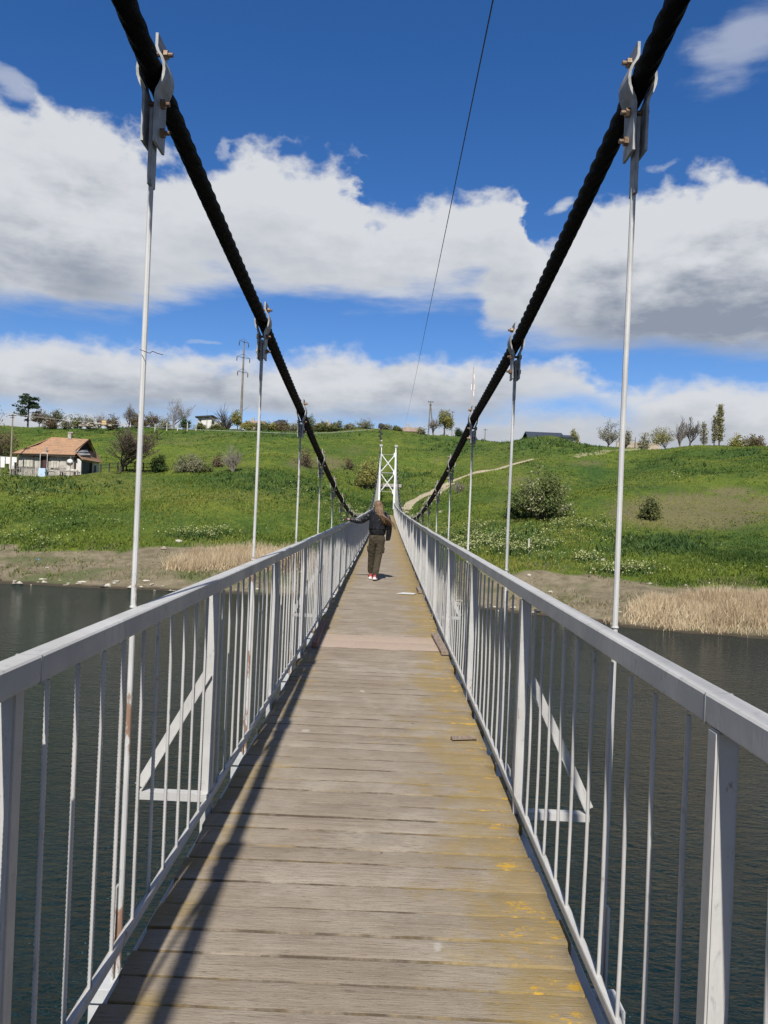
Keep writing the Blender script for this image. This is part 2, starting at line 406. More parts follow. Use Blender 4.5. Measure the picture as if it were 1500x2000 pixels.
# ------------------------------------------------------------------ mesh helpers
class MB:
    def __init__(s): s.v = []; s.f = []
    def add(s, vs, fs):
        o = len(s.v); s.v.extend([tuple(v) for v in vs]); s.f.extend([tuple(i + o for i in f) for f in fs]); return s
    def box(s, c, size, rot=None, ch=0.0):
        hx, hy, hz = size[0] / 2, size[1] / 2, size[2] / 2
        if ch <= 0:
            vs = [(sx * hx, sy * hy, sz * hz) for sx in (-1, 1) for sy in (-1, 1) for sz in (-1, 1)]
            fs = [(0, 1, 3, 2), (4, 6, 7, 5), (0, 4, 5, 1), (2, 3, 7, 6), (0, 2, 6, 4), (1, 5, 7, 3)]
        else:
            bm = bmesh.new(); bmesh.ops.create_cube(bm, size=1.0)
            for v in bm.verts: v.co = Vector((v.co.x * 2 * hx, v.co.y * 2 * hy, v.co.z * 2 * hz))
            bmesh.ops.bevel(bm, geom=bm.edges[:], offset=ch, segments=2, affect='EDGES')
            bm.verts.index_update()
            vs = [v.co.copy() for v in bm.verts]; fs = [[v.index for v in f.verts] for f in bm.faces]; bm.free()
        if rot is not None: vs = [rot @ Vector(v) for v in vs]
        return s.add([Vector(v) + Vector(c) for v in vs], fs)
    def tube(s, pts, rad, n=8, cap=True):
        pts = [Vector(p) for p in pts]
        if not hasattr(rad, '__len__'): rad = [rad] * len(pts)
        vs = []; ref = None
        for i, p in enumerate(pts):
            t = (pts[min(i + 1, len(pts) - 1)] - pts[max(i - 1, 0)])
            if t.length < 1e-9: t = Vector((0, 0, 1))
            t.normalize()
            if ref is None: ref = Vector((1, 0, 0)) if abs(t.x) < .8 else Vector((0, 1, 0))
            a = (ref - t * ref.dot(t)).normalized(); b = t.cross(a); ref = a
            for k in range(n):
                an = 2 * math.pi * k / n
                vs.append(p + (a * math.cos(an) + b * math.sin(an)) * rad[i])
        fs = []
        for i in range(len(pts) - 1):
            for k in range(n):
                k2 = (k + 1) % n
                fs.append((i * n + k, i * n + k2, (i + 1) * n + k2, (i + 1) * n + k))
        if cap and n > 2:
            fs.append(tuple(range(n))[::-1]); fs.append(tuple((len(pts) - 1) * n + k for k in range(n)))
        return s.add(vs, fs)
    def prism(s, poly, axis_vec, o=(0, 0, 0), ex=(1, 0, 0), ey=(0, 0, 1)):
        """polygon in the ex/ey plane at o, swept by axis_vec"""
        o = Vector(o); ex = Vector(ex); ey = Vector(ey); a = Vector(axis_vec); n = len(poly)
        p0 = [o + ex * u + ey * v for u, v in poly]; vs = p0 + [p + a for p in p0]
        fs = [tuple(range(n))[::-1], tuple(range(n, 2 * n))] + [(i, (i + 1) % n, n + (i + 1) % n, n + i) for i in range(n)]
        return s.add(vs, fs)
    def loft(s, rings, cap=True):
        n = len(rings[0]); vs = [p for r in rings for p in r]; fs = []
        for i in range(len(rings) - 1):
            for k in range(n):
                k2 = (k + 1) % n; fs.append((i * n + k, i * n + k2, (i + 1) * n + k2, (i + 1) * n + k))
        if cap: fs.append(tuple(range(n))[::-1]); fs.append(tuple((len(rings) - 1) * n + k for k in range(n)))
        return s.add(vs, fs)
    def mesh(s, name, m, smooth=False):
        me = bpy.data.meshes.new(name); me.from_pydata([tuple(v) for v in s.v], [], s.f)
        for mm in (m if isinstance(m, (list, tuple)) else [m]): me.materials.append(mm)
        bm = bmesh.new(); bm.from_mesh(me); bmesh.ops.recalc_face_normals(bm, faces=bm.faces[:]); bm.to_mesh(me); bm.free()
        if smooth: me.polygons.foreach_set('use_smooth', [True] * len(me.polygons))
        me.update(); return me
    def build(s, name, m, parent=None, smooth=False):
        return link(name, s.mesh(name, m, smooth), parent)

def link(name, me, parent=None):
    o = bpy.data.objects.new(name, me); COL.objects.link(o)
    if parent is not None: o.parent = parent
    return o
def tag(o, label=None, cat=None, group=None, kind=None):
    if label: o['label'] = label
    if cat: o['category'] = cat
    if group: o['group'] = group
    if kind: o['kind'] = kind
    return o
def thing(name, label, cat, loc=(0, 0, 0), rz=0.0, group=None):
    o = bpy.data.objects.new(name, None); COL.objects.link(o); o.location = loc; o.rotation_euler = (0, 0, rz)
    return tag(o, label, cat, group)

def np_mesh(name, verts, faces, m, tint=None, attrs=None, smooth=False):
    """verts (N,3), faces (M,k) arrays; tint per face"""
    me = bpy.data.meshes.new(name)
    nv, (nf, k) = len(verts), faces.shape
    me.vertices.add(nv); me.vertices.foreach_set('co', np.ascontiguousarray(verts, dtype=np.float32).ravel())
    me.loops.add(nf * k); me.loops.foreach_set('vertex_index', faces.astype(np.int32).ravel())
    me.polygons.add(nf); me.polygons.foreach_set('loop_start', np.arange(0, nf * k, k, dtype=np.int32))
    me.polygons.foreach_set('loop_total', np.full(nf, k, dtype=np.int32))
    if smooth: me.polygons.foreach_set('use_smooth', np.ones(nf, dtype=bool))
    me.update(calc_edges=True)
    if tint is not None:
        a = me.attributes.new('tint', 'FLOAT', 'FACE'); a.data.foreach_set('value', tint.astype(np.float32))
    for key, arr in (attrs or {}).items():
        a = me.attributes.new(key, 'FLOAT', 'POINT'); a.data.foreach_set('value', arr.astype(np.float32))
    me.materials.append(m)
    return me

# ------------------------------------------------------------------ value noise
def _hash(ix, iy, seed):
    h = (ix.astype(np.int64) * 374761393 + iy.astype(np.int64) * 668265263 + seed * 974634541) & 0xffffffff
    h = ((h ^ (h >> 13)) * 1274126177) & 0xffffffff
    return ((h ^ (h >> 16)) & 0xffff) / 65535.0
def vnoise(x, y, seed=0):
    x = np.asarray(x, float); y = np.asarray(y, float)
    ix, iy = np.floor(x), np.floor(y); fx, fy = x - ix, y - iy
    fx = fx * fx * (3 - 2 * fx); fy = fy * fy * (3 - 2 * fy)
    a, b = _hash(ix, iy, seed), _hash(ix + 1, iy, seed); c, d = _hash(ix, iy + 1, seed), _hash(ix + 1, iy + 1, seed)
    return (a * (1 - fx) + b * fx) * (1 - fy) + (c * (1 - fx) + d * fx) * fy
def fbm(x, y, seed=0, oct=4):
    s = 0; a = .5; tot = 0
    for i in range(oct):
        s = s + a * vnoise(x * 2 ** i, y * 2 ** i, seed + i * 17); tot += a; a *= .5
    return s / tot - .5

# ------------------------------------------------------------------ ground
WATER_Z = -4.2
KN = [  # photo column: (photo row, metres away) from the waterline up to the brow
    (0,    [(1148, 50.5), (1085, 58), (1000, 72), (925, 88), (None, 103), (833, 165)]),
    (250,  [(1155, 50.5), (1075, 59), (1000, 72), (921, 88), (None, 102), (836, 165)]),
    (500,  [(1165, 50.5), (1062, 60), (990, 73), (925, 86), (890, 108), (842, 165)]),
    (750,  [(1175, 50), (1092, 57), (1006, 80), (955, 100), (900, 125), (837, 165)]),
    (850,  [(1180, 49.5), (1095, 56), (1010, 76), (960, 97), (905, 120), (848, 165)]),
    (940,  [(1190, 48), (1095, 54), (1010, 72), (935, 98), (880, 130), (858, 158)]),
    (1060, [(1205, 46), (1108, 52), (1020, 68), (930, 95), (850, 138)]),
    (1160, [(1215, 44), (1125, 50.5), (1030, 64), (930, 90), (866, 128)]),
    (1250, [(1228, 42), (1142, 48.5), (1020, 66), (925, 93), (877, 124)]),
    (1380, [(1238, 41), (1147, 48), (1020, 66), (922, 92), (869, 118)]),
    (1500, [(1246, 40), (1152, 47), (1025, 65), (922, 90), (870, 115)]),
]
ku, kprof = [], []
for px, lst in KN:
    us, ds, zs = [], [], []
    for i, (py, D) in enumerate(lst):
        if py is None: z = zs[-1] + .12
        else:
            r = ray(px, py); z = CAM.z + r[2] * D; us.append(r[0])
        if i == 0: z = WATER_Z
        ds.append(D); zs.append(z)
    D0 = ds[0]
    ds = [-400, -60, -34, -24, -14, D0 - 12, D0 - 4, D0 - .6] + ds
    zs = [6, 5, 0, -4.2, -6.0, -6.0, -5.2, WATER_Z - .35] + zs
    ku.append(np.mean(us)); kprof.append((np.array(ds, float), np.array(zs, float)))
KDIRT = np.array([lst[1][1] for _, lst in KN]); KSH = np.array([lst[0][1] for _, lst in KN]); KTOP = np.array([lst[-1][1] for _, lst in KN])
ku = np.array(ku)
YS = np.arange(-400, 400, .5)
def _sm(a, k):
    ker = np.hanning(2 * k + 3)[1:-1]; ker /= ker.sum()
    return np.convolve(np.pad(a, k, mode='edge'), ker, mode='valid')
TAB = []
for ds, zs in kprof:
    z = np.interp(YS, ds, zs); z2 = _sm(z, 9)
    w = np.clip((YS - (ds[8] + 4)) / 8, 0, 1)
    TAB.append(z * (1 - w) + z2 * w)
TAB = np.array(TAB)
def ucoord(X, Y): return (X - CAM.x) / np.maximum(Y, 40.0)
def ulerp(vals, u): return np.interp(u, ku, vals)
def G(X, Y):
    X = np.asarray(X, float); Y = np.asarray(Y, float)
    u = np.clip(ucoord(X, Y), ku[0], ku[-1])
    j = np.clip(np.searchsorted(ku, u) - 1, 0, len(ku) - 2); f = (u - ku[j]) / (ku[j + 1] - ku[j]); f = f * f * (3 - 2 * f)
    yi = np.clip((Y + 400) / .5, 0, len(YS) - 2); i0 = yi.astype(int); fy = yi - i0
    za = TAB[j, i0] * (1 - fy) + TAB[j, i0 + 1] * fy; zb = TAB[j + 1, i0] * (1 - fy) + TAB[j + 1, i0 + 1] * fy
    z = za * (1 - f) + zb * f
    for cx, cy, rx, ry, an, h_ in ((27, 97, 4, 15, .45, -1.8), (17, 84, 3.5, 11, .3, -1.1), (43, 92, 11, 12, 0, 1.1), (56, 84, 8, 7, 0, .9), (-22, 118, 15, 6, .1, -1.5), (-14, 98, 7, 5, -.2, .7), (8, 118, 6, 14, -.4, -1.2), (34, 74, 10, 4, .1, -.8), (-48, 128, 18, 5, .1, -1.2), (-18, 72, 14, 4, -.1, .5)):
        a_, b_ = math.cos(an), math.sin(an); p_, q_ = ((X - cx) * a_ - (Y - cy) * b_) / rx, ((X - cx) * b_ + (Y - cy) * a_) / ry
        z = z + h_ * np.exp(-(p_ * p_ + q_ * q_))
    sh = ulerp(KSH, u)
    amp = np.clip((Y - sh) / 10, 0, 1)
    z = z + amp * (fbm(X / 13, Y / 13, 3) * 1.9 + fbm(X / 3.1, Y / 3.1, 9, 3) * .35) + np.clip((Y - sh + 3) / 2, 0, 1) * (1 - amp) * fbm(X / 2.3, Y / 2.3, 5) * .30
    return z
def g1(x, y): return float(G(np.array([x]), np.array([y]))[0])
def hit(px, py, d0=38, d1=220):
    r = ray(px, py); D = np.arange(d0, d1, .15)
    z = CAM.z + r[2] * D - G(CAM.x + r[0] * D, D)
    i = np.argmax(z < 0) if (z < 0).any() else len(D) - 1
    return Vector((CAM.x + r[0] * D[i], D[i], g1(CAM.x + r[0] * D[i], D[i])))
def at(px, D, sink=0.0, py=835):
    r = ray(px, py); x = CAM.x + r[0] * D
    return Vector((x, D, g1(x, D) - sink))
def ztop(px, py, D): return CAM.z + ray(px, py)[2] * D

def axis(fine0, fine1, step, lo, hi, grow=1.16):
    a = list(np.arange(fine0, fine1 + 1e-6, step)); s = step
    while a[-1] < hi: s *= grow; a.append(a[-1] + s)
    s = step
    while a[0] > lo: s *= grow; a.insert(0, a[0] - s)
    return np.array(a)
gx = axis(-100, 82, .85, -2500, 2500); gy = axis(36, 178, .62, -1500, 3000)
GX, GY = np.meshgrid(gx, gy); GZ = G(GX, GY)
nx, ny = len(gx), len(gy)
idx = np.arange(nx * ny).reshape(ny, nx)
quads = np.stack([idx[:-1, :-1], idx[:-1, 1:], idx[1:, 1:], idx[1:, :-1]], -1).reshape(-1, 4)
PX, PY = project(GX, GY, GZ)
U = np.clip(ucoord(GX, GY), ku[0], ku[-1]); DD = ulerp(KDIRT, U); SH = ulerp(KSH, U)
def blob(lst, PX=PX, PY=PY):
    o = np.zeros_like(PX)
    for x, y, rx, ry, a in lst:
        o = np.maximum(o, a * np.exp(-(((PX - x) / rx) ** 2 + ((PY - y) / ry) ** 2)))
    return o
wob = fbm(GX / 5, GY / 5, 21) * 5
DIRT = np.clip((DD + 1.2 - GY + wob) / 2.2, 0, 1)
BL_DRY = [(1350, 1000, 190, 42, 1.1), (1010, 940, 60, 22, .6), (860, 900, 40, 16, .5), (1150, 905, 70, 12, .6), (350, 865, 90, 10, .5), (1430, 960, 70, 14, .8), (1230, 985, 60, 30, .6), (640, 905, 60, 22, .75), (450, 905, 90, 18, .5), (980, 985, 60, 40, .45), (590, 905, 50, 20, .7),
          (1480, 985, 80, 35, .7), (1200, 940, 50, 25, .4), (940, 900, 60, 40, .4), (250, 870, 60, 20, .3), (690, 880, 60, 25, .5), (1100, 900, 60, 14, .4), (1310, 950, 120, 16, .4), (60, 828, 30, 4, .8)]
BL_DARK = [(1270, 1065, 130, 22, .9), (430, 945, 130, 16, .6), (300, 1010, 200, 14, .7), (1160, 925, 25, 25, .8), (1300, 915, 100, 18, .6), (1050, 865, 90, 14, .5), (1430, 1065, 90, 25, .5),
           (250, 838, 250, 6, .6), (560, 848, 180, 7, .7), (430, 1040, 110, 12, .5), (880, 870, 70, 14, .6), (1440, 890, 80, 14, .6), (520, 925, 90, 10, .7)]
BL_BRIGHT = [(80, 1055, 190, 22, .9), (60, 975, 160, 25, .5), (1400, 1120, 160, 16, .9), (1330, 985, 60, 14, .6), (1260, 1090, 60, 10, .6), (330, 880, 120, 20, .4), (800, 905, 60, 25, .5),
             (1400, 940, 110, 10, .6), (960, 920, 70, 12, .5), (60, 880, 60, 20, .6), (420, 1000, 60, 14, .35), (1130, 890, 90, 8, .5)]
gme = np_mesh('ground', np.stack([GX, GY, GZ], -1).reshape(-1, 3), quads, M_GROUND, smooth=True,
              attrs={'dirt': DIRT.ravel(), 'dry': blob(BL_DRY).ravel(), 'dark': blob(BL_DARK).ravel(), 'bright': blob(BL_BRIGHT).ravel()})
tag(link('ground', gme), 'green river bank rising from a bare muddy shore to a grassy hill', kind='structure')
wm = MB(); wm.add([(-2400, -140, WATER_Z), (2400, -140, WATER_Z), (2400, 62, WATER_Z), (-2400, 62, WATER_Z)], [(0, 1, 2, 3)])
tag(wm.build('water', M_WATER), 'dark rippled river water under the bridge', kind='structure')

# worn tracks up the hill
M_TRACK = m_simple('grassy_track', (0.155, 0.165, 0.062), .95, .3, 2.0, c2=(0.20, 0.185, 0.09), gpos=True, bmp=.3)
def draped(pts_px, w, name, label, m=None):
    pts = [hit(*p) for p in pts_px]
    P = []
    for i in range(len(pts) - 1):
        n = max(2, int((pts[i + 1] - pts[i]).length / .5))
        for k in range(n): P.append(pts[i].lerp(pts[i + 1], k / n))
    P.append(pts[-1])
    xy = np.array([(p.x, p.y) for p in P])
    for _ in range(3): xy[1:-1] = (xy[:-2] + xy[1:-1] * 2 + xy[2:]) / 4
    tg = np.gradient(xy, axis=0); tg /= np.linalg.norm(tg, axis=1)[:, None] + 1e-9
    nr = np.stack([-tg[:, 1], tg[:, 0]], -1)
    K = 5; V = []
    for k in range(K):
        o = (k / (K - 1) - .5) * w * (1 + .35 * fbm(np.arange(len(xy)) / 5., np.full(len(xy), k * 3.1), 4))
        q = xy + nr * o[:, None]
        z = G(q[:, 0], q[:, 1]) + (.05 if 0 < k < K - 1 else .0)
        V.append(np.stack([q[:, 0], q[:, 1], z], -1))
    V = np.stack(V, 1); L = len(xy); ii = np.arange(L * K).reshape(L, K)
    fq = np.stack([ii[:-1, :-1], ii[:-1, 1:], ii[1:, 1:], ii[1:, :-1]], -1).reshape(-1, 4)
    tag(link(name, np_mesh(name, V.reshape(-1, 3), fq, m or M_PATH, smooth=True)), label, kind='structure')
draped([(786, 1004), (796, 988), (812, 976), (832, 966), (855, 955), (872, 945), (890, 937), (915, 928), (950, 919), (985, 912), (1015, 903), (1040, 897)], 1.15, 'path', 'narrow trodden dirt path climbing the hill from the bridge')
draped([(828, 986), (842, 974), (858, 962), (874, 951), (884, 944)], .8, 'path', 'short dirt spur running below the main hill path')
draped([(1120, 893), (1170, 885), (1215, 880), (1245, 877)], 1.6, 'path', 'faint pale grassy track under the tan wall', M_TRACK)

# ------------------------------------------------------------------ vegetation that nobody could count
rng = np.random.default_rng(7)
def blades(name, X, Y, H, Wd, lean, m, tint, label, per=3, spread=.25):
    n = len(X); X = np.repeat(X, per); Y = np.repeat(Y, per); H = np.repeat(H, per) * rng.uniform(.6, 1.15, n * per); T = np.clip(np.repeat(tint, per) + rng.normal(0, .12, n * per), 0, 1)
    Wd = np.repeat(Wd, per) if hasattr(Wd, '__len__') else np.full(n * per, Wd)
    X = X + rng.normal(0, spread, n * per); Y = Y + rng.normal(0, spread, n * per); Z = G(X, Y) - .03
    a = rng.uniform(0, math.pi, n * per); ca, sa = np.cos(a) * Wd / 2, np.sin(a) * Wd / 2
    lx, ly = rng.normal(.05, lean, n * per) * H, rng.normal(0, lean, n * per) * H
    b0 = np.stack([X - ca, Y - sa, Z], -1); b1 = np.stack([X + ca, Y + sa, Z], -1); tp = np.stack([X + lx, Y + ly, Z + H], -1)
    V = np.stack([b0, b1, tp], 1).reshape(-1, 3)
    return tag(link(name, np_mesh(name, V, np.arange(len(V)).reshape(-1, 3), m, T)), label, kind='stuff')
def scatter(n, y0, y1, pw=2.0, xlim=.62):
    a, b = y0 ** (1 - pw), y1 ** (1 - pw)
    Y = (a + rng.uniform(0, 1, n) * (b - a)) ** (1 / (1 - pw)); X = CAM.x + rng.uniform(-xlim, xlim, n) * Y
    return X, Y
def masks(X, Y):
    Z = G(X, Y); px, py = project(X, Y, Z); u = np.clip(ucoord(X, Y), ku[0], ku[-1])
    return px, py, ulerp(KDIRT, u), ulerp(KSH, u), ulerp(KTOP, u)
PATH_PTS = np.array([[v.x, v.y] for v in (hit(*p) for p in [(790, 996), (812, 976), (832, 966), (855, 955), (872, 945), (890, 937), (915, 928), (932, 923), (950, 919), (985, 912), (1015, 903), (1040, 897), (842, 974), (858, 962)])])
def off_path(X, Y, d=.8):
    ok = np.ones(len(X), bool)
    for i in range(11):
        a, b = PATH_PTS[i], PATH_PTS[i + 1]; ab = b - a
        t = np.clip(((X - a[0]) * ab[0] + (Y - a[1]) * ab[1]) / (ab @ ab), 0, 1)
        ok &= np.hypot(X - a[0] - t * ab[0], Y - a[1] - t * ab[1]) > d
    return ok
def under_house(X, Y): return (Y > 88.5) & (Y < 99) & (X > -44.5) & (X < -32)
# green sward
X, Y = scatter(90000, 44, 172, 2.2)
px, py, kd, ks, kt = masks(X, Y)
keep = (Y > kd + wob.mean() + fbm(X / 5, Y / 5, 21) * 5 + .3) & off_path(X, Y) & ~under_house(X, Y)
dry = blob(BL_DRY, px, py); keep &= rng.uniform(0, 1, len(X)) > dry * .65
X, Y, px, py, dry = X[keep], Y[keep], px[keep], py[keep], dry[keep]
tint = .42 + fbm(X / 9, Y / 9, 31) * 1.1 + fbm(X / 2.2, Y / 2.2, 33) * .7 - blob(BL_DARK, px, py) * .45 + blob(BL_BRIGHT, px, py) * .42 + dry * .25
hgt = np.clip(.20 + fbm(X / 4, Y / 4, 35) * .35, .07, .5) * (1 - .4 * dry)
tint = tint + np.clip(fbm(X / 14, Y / 9, 81) * 2.2, -.35, .5)
blades('grass', X, Y, hgt, .05 + Y * .0011, .35, M_GRASS, np.clip(tint, 0, 1), 'green spring grass covering the far river bank')
# broad-leaved weeds in dark clumps, and pale flower heads above them
BL_WEED = [(520, 945, 130, 20, .9), (880, 870, 80, 18, 1), (1060, 868, 100, 16, .9), (250, 843, 220, 8, .8), (560, 850, 150, 8, .9), (1280, 1065, 130, 24, 1), (80, 950, 150, 20, .9), (1000, 1050, 120, 40, .7),
           (760, 940, 90, 40, .7), (620, 965, 90, 25, .7), (1150, 880, 60, 14, .6), (1450, 885, 90, 10, .5), (420, 1050, 90, 12, .8), (1340, 910, 100, 14, .5)]
X, Y = scatter(60000, 46, 172, 2.0)
px, py, kd, ks, kt = masks(X, Y)
pat = blob(BL_WEED, px, py) + fbm(X / 3, Y / 3, 41) * .7 - .28
keep = (rng.uniform(0, 1, len(X)) < pat) & (Y > kd + 2.5) & off_path(X, Y, 1.0) & ~under_house(X, Y)
X, Y, px, py = X[keep], Y[keep], px[keep], py[keep]
blades('weeds', X, Y, rng.uniform(.25, .65, len(X)), .10 + Y * .0012, .55, M_WEED, np.clip(.40 + fbm(X / 2.5, Y / 2.5, 45) * 1.2 + rng.normal(0, .1, len(X)), 0, 1), 'dark broad-leaved weeds in clumps on the slope', per=4, spread=.22)
BL_FLW = [(930, 1058, 66, 24, 2.3), (1010, 1078, 75, 14, 2.2), (1100, 1092, 85, 9, 2.0), (1130, 1025, 60, 12, 1.1), (1080, 1050, 90, 22, .6), (1225, 1118, 60, 8, 2.0), (400, 1046, 70, 8, 1.7), (60, 985, 90, 26, .42), (60, 935, 90, 8, .5), (200, 1030, 80, 10, .4),
          (660, 1005, 70, 20, .6), (600, 960, 70, 14, .35), (860, 1075, 50, 20, .7), (800, 1010, 30, 10, .5), (1400, 935, 130, 5, .5), (1400, 1120, 130, 10, .2), (50, 1060, 120, 22, .5), (200, 1090, 60, 6, .5), (1190, 1040, 80, 5, .6), (820, 915, 30, 20, .3), (860, 960, 60, 18, .3)]
X, Y = scatter(430000, 46, 130, 1.6)
px, py, kd, ks, kt = masks(X, Y)
keep = (rng.uniform(0, 1, len(X)) < blob(BL_FLW, px, py) ** 1.6 * (.42 + 2.2 * fbm(X / 1.3, Y / 1.3, 51))) & (Y > kd - .3) & off_path(X, Y, .9) & ~under_house(X, Y)
X, Y = X[keep], Y[keep]
n = len(X); H = rng.uniform(.30, .70, n); Z = G(X, Y) + H; S = rng.uniform(.016, .040, n) + Y * .00015
a = rng.uniform(0, 6.28, n); tl = rng.normal(0, .45, (n, 2))
ux = np.stack([np.cos(a), np.sin(a), tl[:, 0]], -1) * S[:, None]; uy = np.stack([-np.sin(a), np.cos(a), tl[:, 1]], -1) * S[:, None]
C = np.stack([X, Y, Z], -1)
V = np.stack([C - ux - uy, C + ux - uy, C + ux + uy, C - ux + uy], 1).reshape(-1, 4, 3)
tag(link('flowers', np_mesh('flowers', V.reshape(-1, 3), np.arange(4 * n).reshape(-1, 4), M_FLOWER, rng.uniform(0, 1, n))), 'cream flower heads of wild cress in drifts on the bank', kind='stuff')
blades('weeds', X[::5], Y[::5], H[::5], .09, .3, M_WEED, np.full(len(X[::5]), .55), 'leafy green stems below the cream flowers', per=3, spread=.12)
# dry reeds at the waterline
def reed_bed(pts, n, h0, h1, name, label):
    poly = [hit(*p) for p in pts]; xs = [p.x for p in poly]; ys = [p.y for p in poly]
    X = rng.uniform(min(xs), max(xs), n * 3); Y = rng.uniform(min(ys), max(ys), n * 3)
    ins = np.zeros(len(X), bool); j = len(poly) - 1
    for i in range(len(poly)):
        c = ((poly[i].y > Y) != (poly[j].y > Y)) & (X < (poly[j].x - poly[i].x) * (Y - poly[i].y) / (poly[j].y - poly[i].y + 1e-9) + poly[i].x)
        ins ^= c; j = i
    ins &= rng.uniform(0, 1, len(X)) < .62 + 1.6 * fbm(X / 1.2, Y / 1.2, 61)
    X, Y = X[ins][:n], Y[ins][:n]
    blades(name, X, Y, h0 + (h1 - h0) * np.clip(.5 + 1.4 * fbm(X / 2, Y / 2, 63), 0, 1), .045, .34, M_REED, np.clip(.4 + fbm(X / 1.5, Y / 1.5, 65) * .9, 0, .7), label, per=2, spread=.12)
reed_bed([(1215, 1205), (1260, 1180), (1380, 1170), (1520, 1168), (1640, 1170), (1640, 1238), (1500, 1233), (1360, 1226), (1240, 1216)], 6500, .45, 1.2, 'reeds', 'dry tan reed bed along the right-hand waterline')
reed_bed([(318, 1112), (370, 1090), (470, 1080), (560, 1085), (640, 1095), (640, 1120), (540, 1118), (450, 1116), (360, 1118)], 4200, .6, 1.35, 'reeds', 'dry tan reed bed behind the left handrail')
reed_bed([(1180, 1222), (1300, 1232), (1420, 1240), (1560, 1252), (1560, 1240), (1420, 1230), (1300, 1222), (1180, 1212)], 1500, .25, .6, 'reeds', 'low flattened dead reeds at the water edge below the reed bed')
# sparse dry tufts on the bare shore
X, Y = scatter(12000, 40, 62, 1.2)
px, py, kd, ks, kt = masks(X, Y)
keep = (Y < kd + 2) & (Y > ks + 1.2) & (fbm(X / 2.2, Y / 2.2, 71) > -.05)
X, Y = X[keep], Y[keep]
blades('dry_grass', X, Y, rng.uniform(.08, .36, len(X)), .07, .45, M_DRYGRASS, np.clip(.45 + fbm(X / 3, Y / 3, 73) * 1.6, 0, 1), 'sparse dry tufts on the muddy shore', per=3, spread=.2)
BL_SH = [(40, 1118, 30, 7, 1), (100, 1126, 22, 6, 1), (400, 1125, 60, 8, .9), (430, 1108, 18, 9, 1), (150, 1095, 80, 10, .4), (1010, 1150, 60, 14, .45), (1080, 1170, 60, 14, .4)]
X, Y = scatter(30000, 40, 64, 1.2)
px, py, kd, ks, kt = masks(X, Y)
keep = (rng.uniform(0, 1, len(X)) < blob(BL_SH, px, py) ** 2) & (Y > ks + .8)
X, Y = X[keep], Y[keep]
blades('shore_grass', X, Y, rng.uniform(.1, .35, len(X)), .08, .5, M_GRASS, np.clip(rng.normal(.4, .2, len(X)), 0, 1), 'bright green grass tufts low on the shore', per=4, spread=.18)

# ------------------------------------------------------------------ the suspension footbridge
rnd = random.Random(11)
HW = 0.79                                         # rails at +-HW from the middle of the deck
YT = 81.0                                         # far tower
def deck_z(y): return .006 * y + .00014 * y * y
SAG_Y = [2.0, 2.72, 5.17, 7.62, 10.07, 12.5, 15.0, 19.0, 23.0, 30.0]
SAG = {-1: [-.065, -.053, .085, .150, .158, .155, .135, .08, .03, 0], 1: [-.018, -.016, .018, .155, .160, .165, .150, .09, .03, 0]}
def cable_z(y, s=1): return _cable_z(y) + float(np.interp(y, SAG_Y, SAG[s]))
def _cable_z(y):
    if y < 23: return 1.39 + .0043 * (y - 23) ** 2
    if y < 30: return 1.39
    return 1.39 + .00271 * (y - 30) ** 2
CX = 0.862
bridge = thing('suspension_footbridge', 'long suspension footbridge with weathered plank deck, silver railings and black cables', 'footbridge')

# deck planks (one mesh)
V, Fc, Rn, Fr, Ed = [], [], [], [], []
y = -4.0
while y < YT + 7:
    near = y < 14
    fresh = 1.0 if 8.55 < y < 9.5 else 0.0
    w = .46 if fresh else rnd.choice([.145, .16, .175, .18, .19, .20]) * (1 if near else 1.25)
    gap = rnd.uniform(.003, .010) if not fresh else .007
    l = HW + rnd.uniform(-.015, .02); r = HW + rnd.uniform(-.03, .02)
    if rnd.random() < .04: r -= .025
    zt0, zt1 = deck_z(y), deck_z(y + w)
    dz0 = rnd.uniform(-.0022, .0022); tl = rnd.uniform(-.0018, .0018)
    sk = rnd.uniform(-.010, .010)
    rv = rnd.random()
    yj = rnd.uniform(-.02, .02)
    NXs = 22 if near else 6
    prof = [(gap, -.05), (gap, -.0035), (gap + .0035, -.0006), (gap + .008, 0.0), (w - .007, 0.0), (w - .0035, -.0006), (w, -.0035), (w, -.05)]
    o = len(V)
    for i in range(NXs + 1):
        f = i / NXs; x = -l + (l + r) * f
        jit = rnd.uniform(-.0022, .0022) if near else 0
        jz = rnd.uniform(-.0006, .0006) if near else 0
        for k, (py_, pz) in enumerate(prof):
            yy = y + py_ + sk * (f - .5) + (jit if k < 3 else (-jit if k > 4 else 0))
            V.append((x, yy, deck_z(yy) + pz + dz0 + tl * (f - .5) * 2 + jz)); Rn.append(rv); Fr.append(fresh); Ed.append(0.0 if k in (3, 4) else 1.0)
    n = len(prof)
    for i in range(NXs):
        for k in range(n):
            k2 = (k + 1) % n
            Fc.append((o + i * n + k, o + (i + 1) * n + k, o + (i + 1) * n + k2, o + i * n + k2))
    e = o + NXs * n
    Fc += [(o, o + 1, o + 6, o + 7), (o + 1, o + 2, o + 5, o + 6), (o + 2, o + 3, o + 4, o + 5), (e, e + 7, e + 6, e + 1), (e + 1, e + 6, e + 5, e + 2), (e + 2, e + 5, e + 4, e + 3)]
    y += w
dme = np_mesh('deck', np.array(V), np.array(Fc), M_DECK, attrs={'rnd': np.array(Rn), 'fresh': np.array(Fr), 'edge': np.array(Ed)})
bm = bmesh.new(); bm.from_mesh(dme); bmesh.ops.recalc_face_normals(bm, faces=bm.faces[:]); bm.to_mesh(dme); bm.free()
deck = link('deck', dme, bridge)

